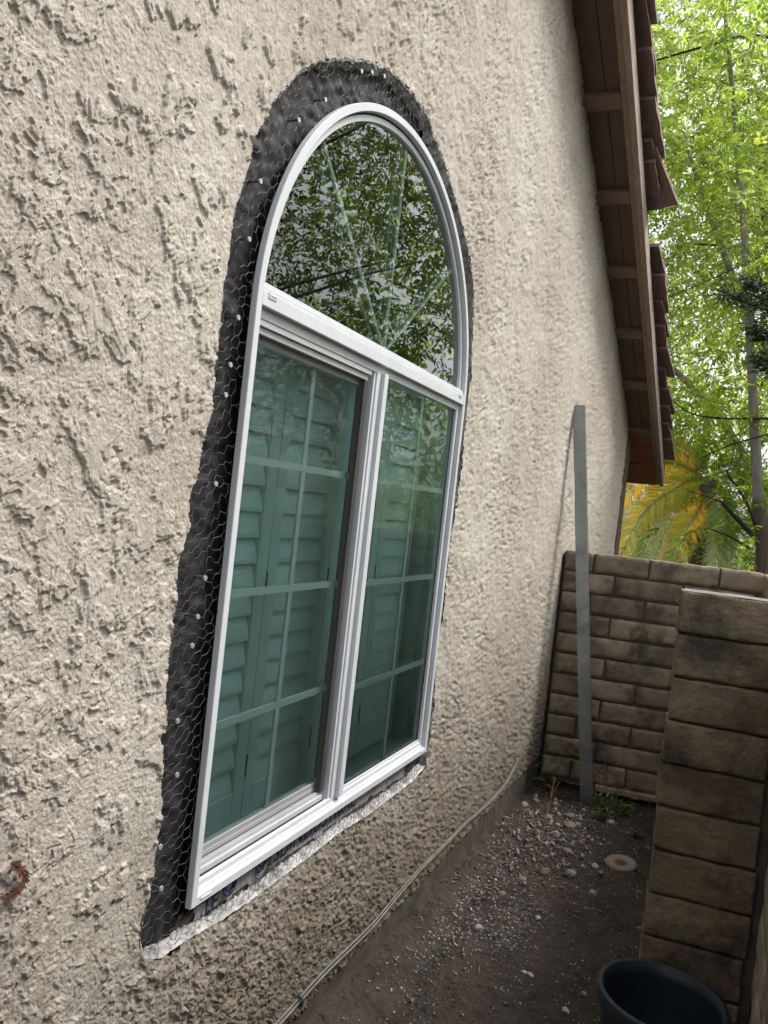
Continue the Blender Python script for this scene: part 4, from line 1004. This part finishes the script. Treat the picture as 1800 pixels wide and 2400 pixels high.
segs = [([(1.2, 9.1, 1.7), (0.6, 8.6, 2.6), (-0.1, 8.2, 3.2), (-0.7, 8.0, 3.4)], 0.05, 0.012), ([(1.1, 9.0, 3.0), (0.5, 8.4, 4.1), (0.0, 8.1, 5.2)], 0.05, 0.015), ([(1.0, 9.0, 3.6), (1.5, 8.3, 4.6), (1.6, 7.9, 5.6)], 0.04, 0.012), ([(0.85, 8.9, 4.4), (0.2, 9.3, 5.6), (-0.6, 9.6, 6.4)], 0.04, 0.012)]
big_ash(base, 'tall leafy ash tree with pale seed bunches beyond the end wall', tips, 8200, 120, 0.066, rg, trk, segs)
rg = np.random.default_rng(41)
tips = []
while len(tips) < 150:
    p = np.array([rg.uniform(1.5, 7.2), rg.uniform(5.6, 12.0), rg.uniform(1.7, 7.6)])
    if ((p[0]-4.3)/2.8)**2+((p[1]-8.8)/3.1)**2+((p[2]-4.6)/3.1)**2 < 1: tips.append(p)
base = np.array([7.0, 8.4, -0.14])
trk = [base, (6.9, 8.4, 1.5), (6.6, 8.5, 3.0), (6.2, 8.6, 4.5), (5.7, 8.6, 6.2)]
segs = [([(6.9, 8.4, 1.8), (5.6, 7.9, 2.9), (4.2, 7.4, 3.6), (2.6, 7.0, 3.8)], 0.05, 0.010), ([(6.6, 8.5, 3.0), (5.0, 9.0, 4.0), (3.2, 9.3, 4.6)], 0.04, 0.010), ([(6.6, 8.5, 3.0), (6.2, 7.8, 4.2), (5.8, 7.3, 5.2)], 0.05, 0.012), ([(6.2, 8.6, 4.4), (4.4, 7.9, 5.3), (2.8, 7.4, 5.6)], 0.035, 0.010)]
big_ash(base, 'dense ash tree over the long wall mirrored in the arched glass', tips, 4700, 90, 0.088, rg, trk, segs, DARKG)

rg = np.random.default_rng(45)
tips = []
while len(tips) < 90:
    p = np.array([rg.uniform(1.9, 5.2), rg.uniform(-2.0, 4.6), rg.uniform(1.2, 4.8)])
    if ((p[0]-3.5)/1.7)**2+((p[1]-1.4)/3.3)**2+((p[2]-2.6)/1.7)**2 < 1 and not (p[2] > 2.2 and p[1] < 2.4): tips.append(p)
base = np.array([3.6, 2.6, -0.14])
trk = [base, (3.6, 2.6, 1.2), (3.5, 2.5, 2.4), (3.4, 2.4, 3.4)]
segs = [([(3.6, 2.6, 1.2), (3.0, 3.2, 2.0), (2.4, 3.8, 2.6)], 0.05, 0.012), ([(3.5, 2.5, 1.4), (3.2, 1.4, 1.9), (2.7, 0.4, 2.0)], 0.05, 0.012)]
big_ash(base, 'broad leafy tree standing behind the long wall beside the camera', tips, 2600, 0, 0.085, rg, trk, segs, DARKG)

# dark pine bough at the right edge
rg = np.random.default_rng(51)
pt = empty('pine_tree', (1.35, 6.9, 0), 'dark green pine whose drooping boughs enter at the right edge', 'tree')
limbs(pt, [([(1.35, 6.9, -0.14), (1.35, 6.9, 2), (1.35, 6.9, 5.5)], 0.05, 0.02)], M['darkbark'], 'trunk', 10)
for (a, b, ln) in [((1815, 735), (1700, 690), 40), ((1815, 700), (1760, 665), 30), ((1815, 790), (1775, 775), 24), ((1830, 860), (1785, 845), 20)]:
    p0 = on_y(*a, 6.3); p1 = on_y(*b, 6.2); root = np.array([1.35, 6.9, p0[2]-0.05]); mid_ = (p0+root)/2+np.array([0, 0, 0.05])
    pth = smooth_path([root, mid_, p0, p1], 8)
    mb = MB(); mb.tube(pth, [0.016-0.012*i/(len(pth)-1) for i in range(len(pth))], 6)
    bough = mb.obj('bough', M['darkbark'], pt)
    pos = []; d_ = []
    for i in range(len(pth)):
        for k in range(46):
            t_ = pth[min(i+1, len(pth)-1)]-pth[max(i-1, 0)]; t_ = t_/np.linalg.norm(t_)
            pos.append(np.array(pth[i])+rg.normal(0, 0.035, 3)); d_.append(t_*0.8+rg.normal(0, 0.5, 3)+np.array([0, 0, -0.25]))
    pos = np.array(pos); d_ = np.array(d_); n = len(pos)
    V, F, C_ = leaf_cloud(pos, d_, rg.normal(0, 1, (n, 3)), rg.uniform(0.05, 0.10, n), np.array([0.018, 0.036, 0.016])[None]*rg.uniform(0.6, 1.5, (n, 1)), 0.09, 0.1, 0.1)
    np_mesh('needles', V, F, M['needle'], bough, col=C_)

# palm behind the wall, fronds arching down to the left
rg = np.random.default_rng(61)
PY = 8.0; pc = on_y(1660, 1120, PY)
pl = empty('palm_tree', (pc[0], pc[1], 0), 'palm with arching yellow and green fronds seen under the eave', 'palm')
limbs(pl, [([(pc[0], pc[1], -0.14), (pc[0], pc[1], pc[2]*0.6), tuple(pc)], 0.10, 0.09)], M['brownbark'], 'trunk', 12)
GO, YE, GR, OR, GY = (0.36, 0.40, 0.12), (0.62, 0.54, 0.15), (0.19, 0.26, 0.10), (0.60, 0.44, 0.15), (0.42, 0.45, 0.32)
fr = [([(1640, 1110), (1560, 1085), (1470, 1150), (1420, 1230)], -0.1, YE, OR), ([(1645, 1115), (1590, 1140), (1510, 1200), (1453, 1305)], -0.6, GO, YE), ([(1650, 1125), (1620, 1160), (1575, 1215), (1537, 1302)], -0.4, OR, GY),
      ([(1655, 1130), (1640, 1190), (1610, 1240), (1580, 1318)], -0.8, YE, GO), ([(1640, 1100), (1580, 1050), (1500, 1060), (1430, 1105)], 0.3, GO, OR), ([(1660, 1110), (1600, 1090), (1540, 1070), (1500, 1060)], 0.8, GR, GR),
      ([(1650, 1110), (1600, 1060), (1545, 1055), (1480, 1110)], 0.5, GR, GY), ([(1665, 1125), (1690, 1180), (1690, 1250), (1680, 1320)], -0.7, GR, GY), ([(1670, 1115), (1730, 1100), (1780, 1160), (1800, 1240)], 0.2, GR, GO), ([(1640, 1110), (1560, 1150), (1530, 1230), (1500, 1320)], 0.5, GR, GR)]
for P_, dy, ca_, cb_ in fr:
    pth = smooth_path([on_y(*q, PY+0.7*dy*i/3) for i, q in enumerate(P_)], 14); N_ = len(pth)
    mb = MB(); mb.tube(pth, [0.010-0.008*i/(N_-1) for i in range(N_)], 5)
    rach = mb.obj('frond', M['frond'], pl)
    ca2 = rach.data.color_attributes.new('tint', 'FLOAT_COLOR', 'POINT'); ca2.data.foreach_set('color', np.tile(np.array([0.32, 0.26, 0.09, 1.0], np.float32), len(rach.data.vertices)))
    pos, d_, sz, cl, up = [], [], [], [], []
    for i in range(2, N_):
        t_ = pth[min(i+1, N_-1)]-pth[i-1]; t_ = t_/np.linalg.norm(t_); s_ = np.cross(t_, [0.2, -1.0, 0.25]); s_ /= np.linalg.norm(s_)
        f_ = i/N_
        for sg in (-1, 1):
            for k in range(3):
                pos.append(pth[i]+t_*0.012*k); d_.append(t_*(0.55+0.5*f_)+s_*sg*0.9+rg.normal(0, 0.09, 3)+np.array([0, 0, -0.25])); sz.append(0.75*(0.34-0.20*abs(f_-0.35))*rg.uniform(0.85, 1.1)*(0.72 if f_ > 0.9 else 1))
                mix = np.clip(f_*1.2-0.2+rg.normal(0, 0.15)+(0.25*sg if ca_ != cb_ else 0), 0, 1); cl.append(np.array(ca_)*(1-mix)+np.array(cb_)*mix); up.append(np.array([0.1, -1, 0.2])+rg.normal(0, 0.3, 3))
    V, F, C_ = leaf_cloud(np.array(pos), np.array(d_), np.array(up), np.array(sz), np.array(cl)*rg.uniform(0.8, 1.2, (len(pos), 1)), 0.065, 0.3, 0.12)
    np_mesh('leaflets', V, F, M['frond'], rach, col=C_)

# dark shrubs low behind the wall and a far leafy mass
for k, (x, y, z, r_, lab) in enumerate([(-0.45, 12.2, 0.55, 0.55, 'small leaved dark shrub under the palm fronds beyond the wall'), (0.55, 12.6, 0.5, 0.55, 'low dark shrub behind the end wall right of the palm'), (1.5, 10.6, 0.55, 0.6, 'green shrub behind the end wall near the slim ash trunk')]):
    rg = np.random.default_rng(70+k); sh = empty('shrub', (x, y, -0.14), lab, 'shrub')
    limbs(sh, [([(x, y, -0.14), (x+0.05, y, z*0.6), (x+rg.normal(0, .2), y+rg.normal(0, .2), z+0.4)], 0.03, 0.008) for _ in range(4)], M['darkbark'], 'stem', 5)
    n = 2600; d_ = rg.normal(0, 1, (n, 3)); p = np.array([x, y, z])+d_/np.linalg.norm(d_, axis=1)[:, None]*(rg.random((n, 1))**0.4)*r_*np.array([1.2, 0.9, 1.25])
    V, F, C_ = leaf_cloud(p, rg.normal(0, 1, (n, 3)), rg.normal(0, 1, (n, 3)), rg.uniform(0.035, 0.07, n), np.array([0.045, 0.075, 0.02])[None]*rg.uniform(0.5, 1.7, (n, 1)), 0.5)
    np_mesh('foliage', V, F, M['leafdark'], sh, col=C_)
rg = np.random.default_rng(80); n = 16000
p = np.stack([rg.uniform(-4, 9, n), rg.uniform(15, 19, n), rg.uniform(0, 1, n)**1.2*9.5], -1); keep = fbm(p[:, 0]*0.5, p[:, 2]*0.5, 99, 3) > -0.12-0.1*(p[:, 2] < 1.5); p = p[keep]; n = len(p)
V, F, C_ = leaf_cloud(p, rg.normal(0, 1, (n, 3)), rg.normal(0, 1, (n, 3)), rg.uniform(0.16, 0.30, n), np.array([0.17, 0.24, 0.06])[None]*rg.uniform(0.6, 1.4, (n, 1)), 0.5)
tag(np_mesh('far_foliage', V, F, M['leaf'], col=C_), 'far hedge of trees closing the view', kind='stuff')

# ------------------------------------------------------------------ weeds
def weed(loc, label, stems, lsize, nleaf, col, rg, group=None, height=0.2):
    w = empty('weed', loc, label, 'weed', group)
    mb = MB(); pos, d_, sz = [], [], []
    for k in range(stems):
        a = rg.uniform(0, 6.28); l_ = height*rg.uniform(0.6, 1.1)
        P_ = [np.array(loc), np.array(loc)+np.array([0.25*l_*math.cos(a), 0.25*l_*math.sin(a), l_*0.55]), np.array(loc)+np.array([0.6*l_*math.cos(a), 0.6*l_*math.sin(a), l_])]
        pth = smooth_path(P_, 6); mb.tube(pth, [0.0022-0.0014*i/(len(pth)-1) for i in range(len(pth))], 5)
        for i in range(nleaf):
            q = pth[min(len(pth)-1, 2+int(i*(len(pth)-2)/nleaf))]; b = rg.uniform(0, 6.28)
            pos.append(q); d_.append(np.array([math.cos(b), math.sin(b), rg.uniform(-0.1, 0.7)])); sz.append(lsize*rg.uniform(0.7, 1.2))
    st = mb.mesh('stem'); o = link_mesh('stem', st, w, [M['weed']]); ca_ = st.color_attributes.new('tint', 'FLOAT_COLOR', 'POINT'); ca_.data.foreach_set('color', np.tile(np.array([0.10, 0.12, 0.04, 1], np.float32), len(st.vertices)))
    n = len(pos); V, F, C_ = leaf_cloud(np.array(pos), np.array(d_), np.tile(np.array([0, 0, 1.0]), (n, 1))+rg.normal(0, 0.2, (n, 3)), np.array(sz), np.array(col)[None]*rg.uniform(0.7, 1.3, (n, 1)), 0.26, 0.3, 0.2)
    np_mesh('leaves', V, F, M['weed'], w, col=C_)
    return w
rg = np.random.default_rng(90)
gh = lambda x, y: float(ground_h(np.array(x), np.array(y)))
weed((0.06, 4.20, gh(0.06, 4.20)), 'leafy green weed in the corner between house and end wall', 4, 0.075, 5, (0.17, 0.23, 0.05), rg, height=0.22)
wl = ['sprawling green weed at the foot of the steel stud', 'small weed right of the stud below the end wall', 'low green weed on the soil in front of the end wall', 'thin pale weed rising before the end wall', 'small green seedling on bare soil near the pier']
for (x, y, hh, n_, ls, cc), lab in zip([(0.38, 4.10, 0.10, 9, 0.045, (0.10, 0.14, 0.03)), (0.47, 4.12, 0.09, 9, 0.045, (0.11, 0.15, 0.03)), (0.40, 3.92, 0.06, 8, 0.04, (0.09, 0.12, 0.03)), (0.40, 4.16, 0.24, 6, 0.03, (0.24, 0.22, 0.12)), (0.56, 3.85, 0.05, 6, 0.035, (0.09, 0.12, 0.03))], wl):
    weed((x, y, gh(x, y)), lab, n_, ls, 5, cc, rg, 'weeds near the end wall', hh)
# rootlets and dry litter: uncountable thin bits
n = 500; x = np.abs(rg.normal(0.25, 0.17, n)).clip(0.02, 0.7); y = rg.normal(3.5, 0.5, n).clip(1.8, 4.2)
V, F, C_ = leaf_cloud(np.stack([x, y, ground_h(x, y)+0.004], -1), np.stack([rg.normal(0, 1, n), rg.normal(0, 1, n), rg.normal(0, 0.12, n)], -1), np.tile(np.array([0, 0, 1.0]), (n, 1)), rg.uniform(0.015, 0.05, n), np.array([0.17, 0.13, 0.085])[None]*rg.uniform(0.4, 1.5, (n, 1)), 0.12, 0.1, 0.05)
tag(np_mesh('leaf_litter', V, F, M['drysprig'], col=C_), 'dry grass bits and leaf litter on the soil', kind='stuff')

# dried sprig stuck on the stucco at the left
rg = np.random.default_rng(95)
sp = [on_x(0+a/1659*400, 1900+b/1659*400, 0.012) for a, b in [(110, 500), (190, 560), (235, 640), (200, 740), (90, 820)]]
pth = smooth_path(sp, 7); mb = MB(); mb.tube(pth, 0.0011, 5)
spg = empty('dried_sprig', tuple(sp[2]), 'dried reddish brown conifer sprig stuck on the stucco at lower left', 'sprig')
st = mb.mesh('stem'); o = link_mesh('stem', st, spg, [M['drysprig']]); ca_ = st.color_attributes.new('tint', 'FLOAT_COLOR', 'POINT'); ca_.data.foreach_set('color', np.tile(np.array([0.16, 0.05, 0.025, 1], np.float32), len(st.vertices)))
pos, d_ = [], []
for i, p in enumerate(pth):
    t_ = pth[min(i+1, len(pth)-1)]-pth[max(i-1, 0)]; t_ /= np.linalg.norm(t_); s_ = np.cross(t_, [1, 0, 0])
    for k in range(7): pos.append(p+t_*rg.normal(0, 0.001)); d_.append(t_*0.7*(1 if i < len(pth)/2 else 1)+s_*rg.choice([-1, 1])*rg.uniform(0.2, 0.9)+np.array([rg.uniform(0.0, 0.3), 0, -0.15]))
n = len(pos); V, F, C_ = leaf_cloud(np.array(pos), np.array(d_), np.tile(np.array([1.0, 0, 0]), (n, 1)), rg.uniform(0.008, 0.017, n), np.array([0.13, 0.05, 0.028])[None]*rg.uniform(0.5, 1.4, (n, 1)), 0.13, 0.2, 0.1)
np_mesh('needles', V, F, M['drysprig'], spg, col=C_)
for ob in bpy.data.objects:
    if '_loc' in ob: del ob['_loc']
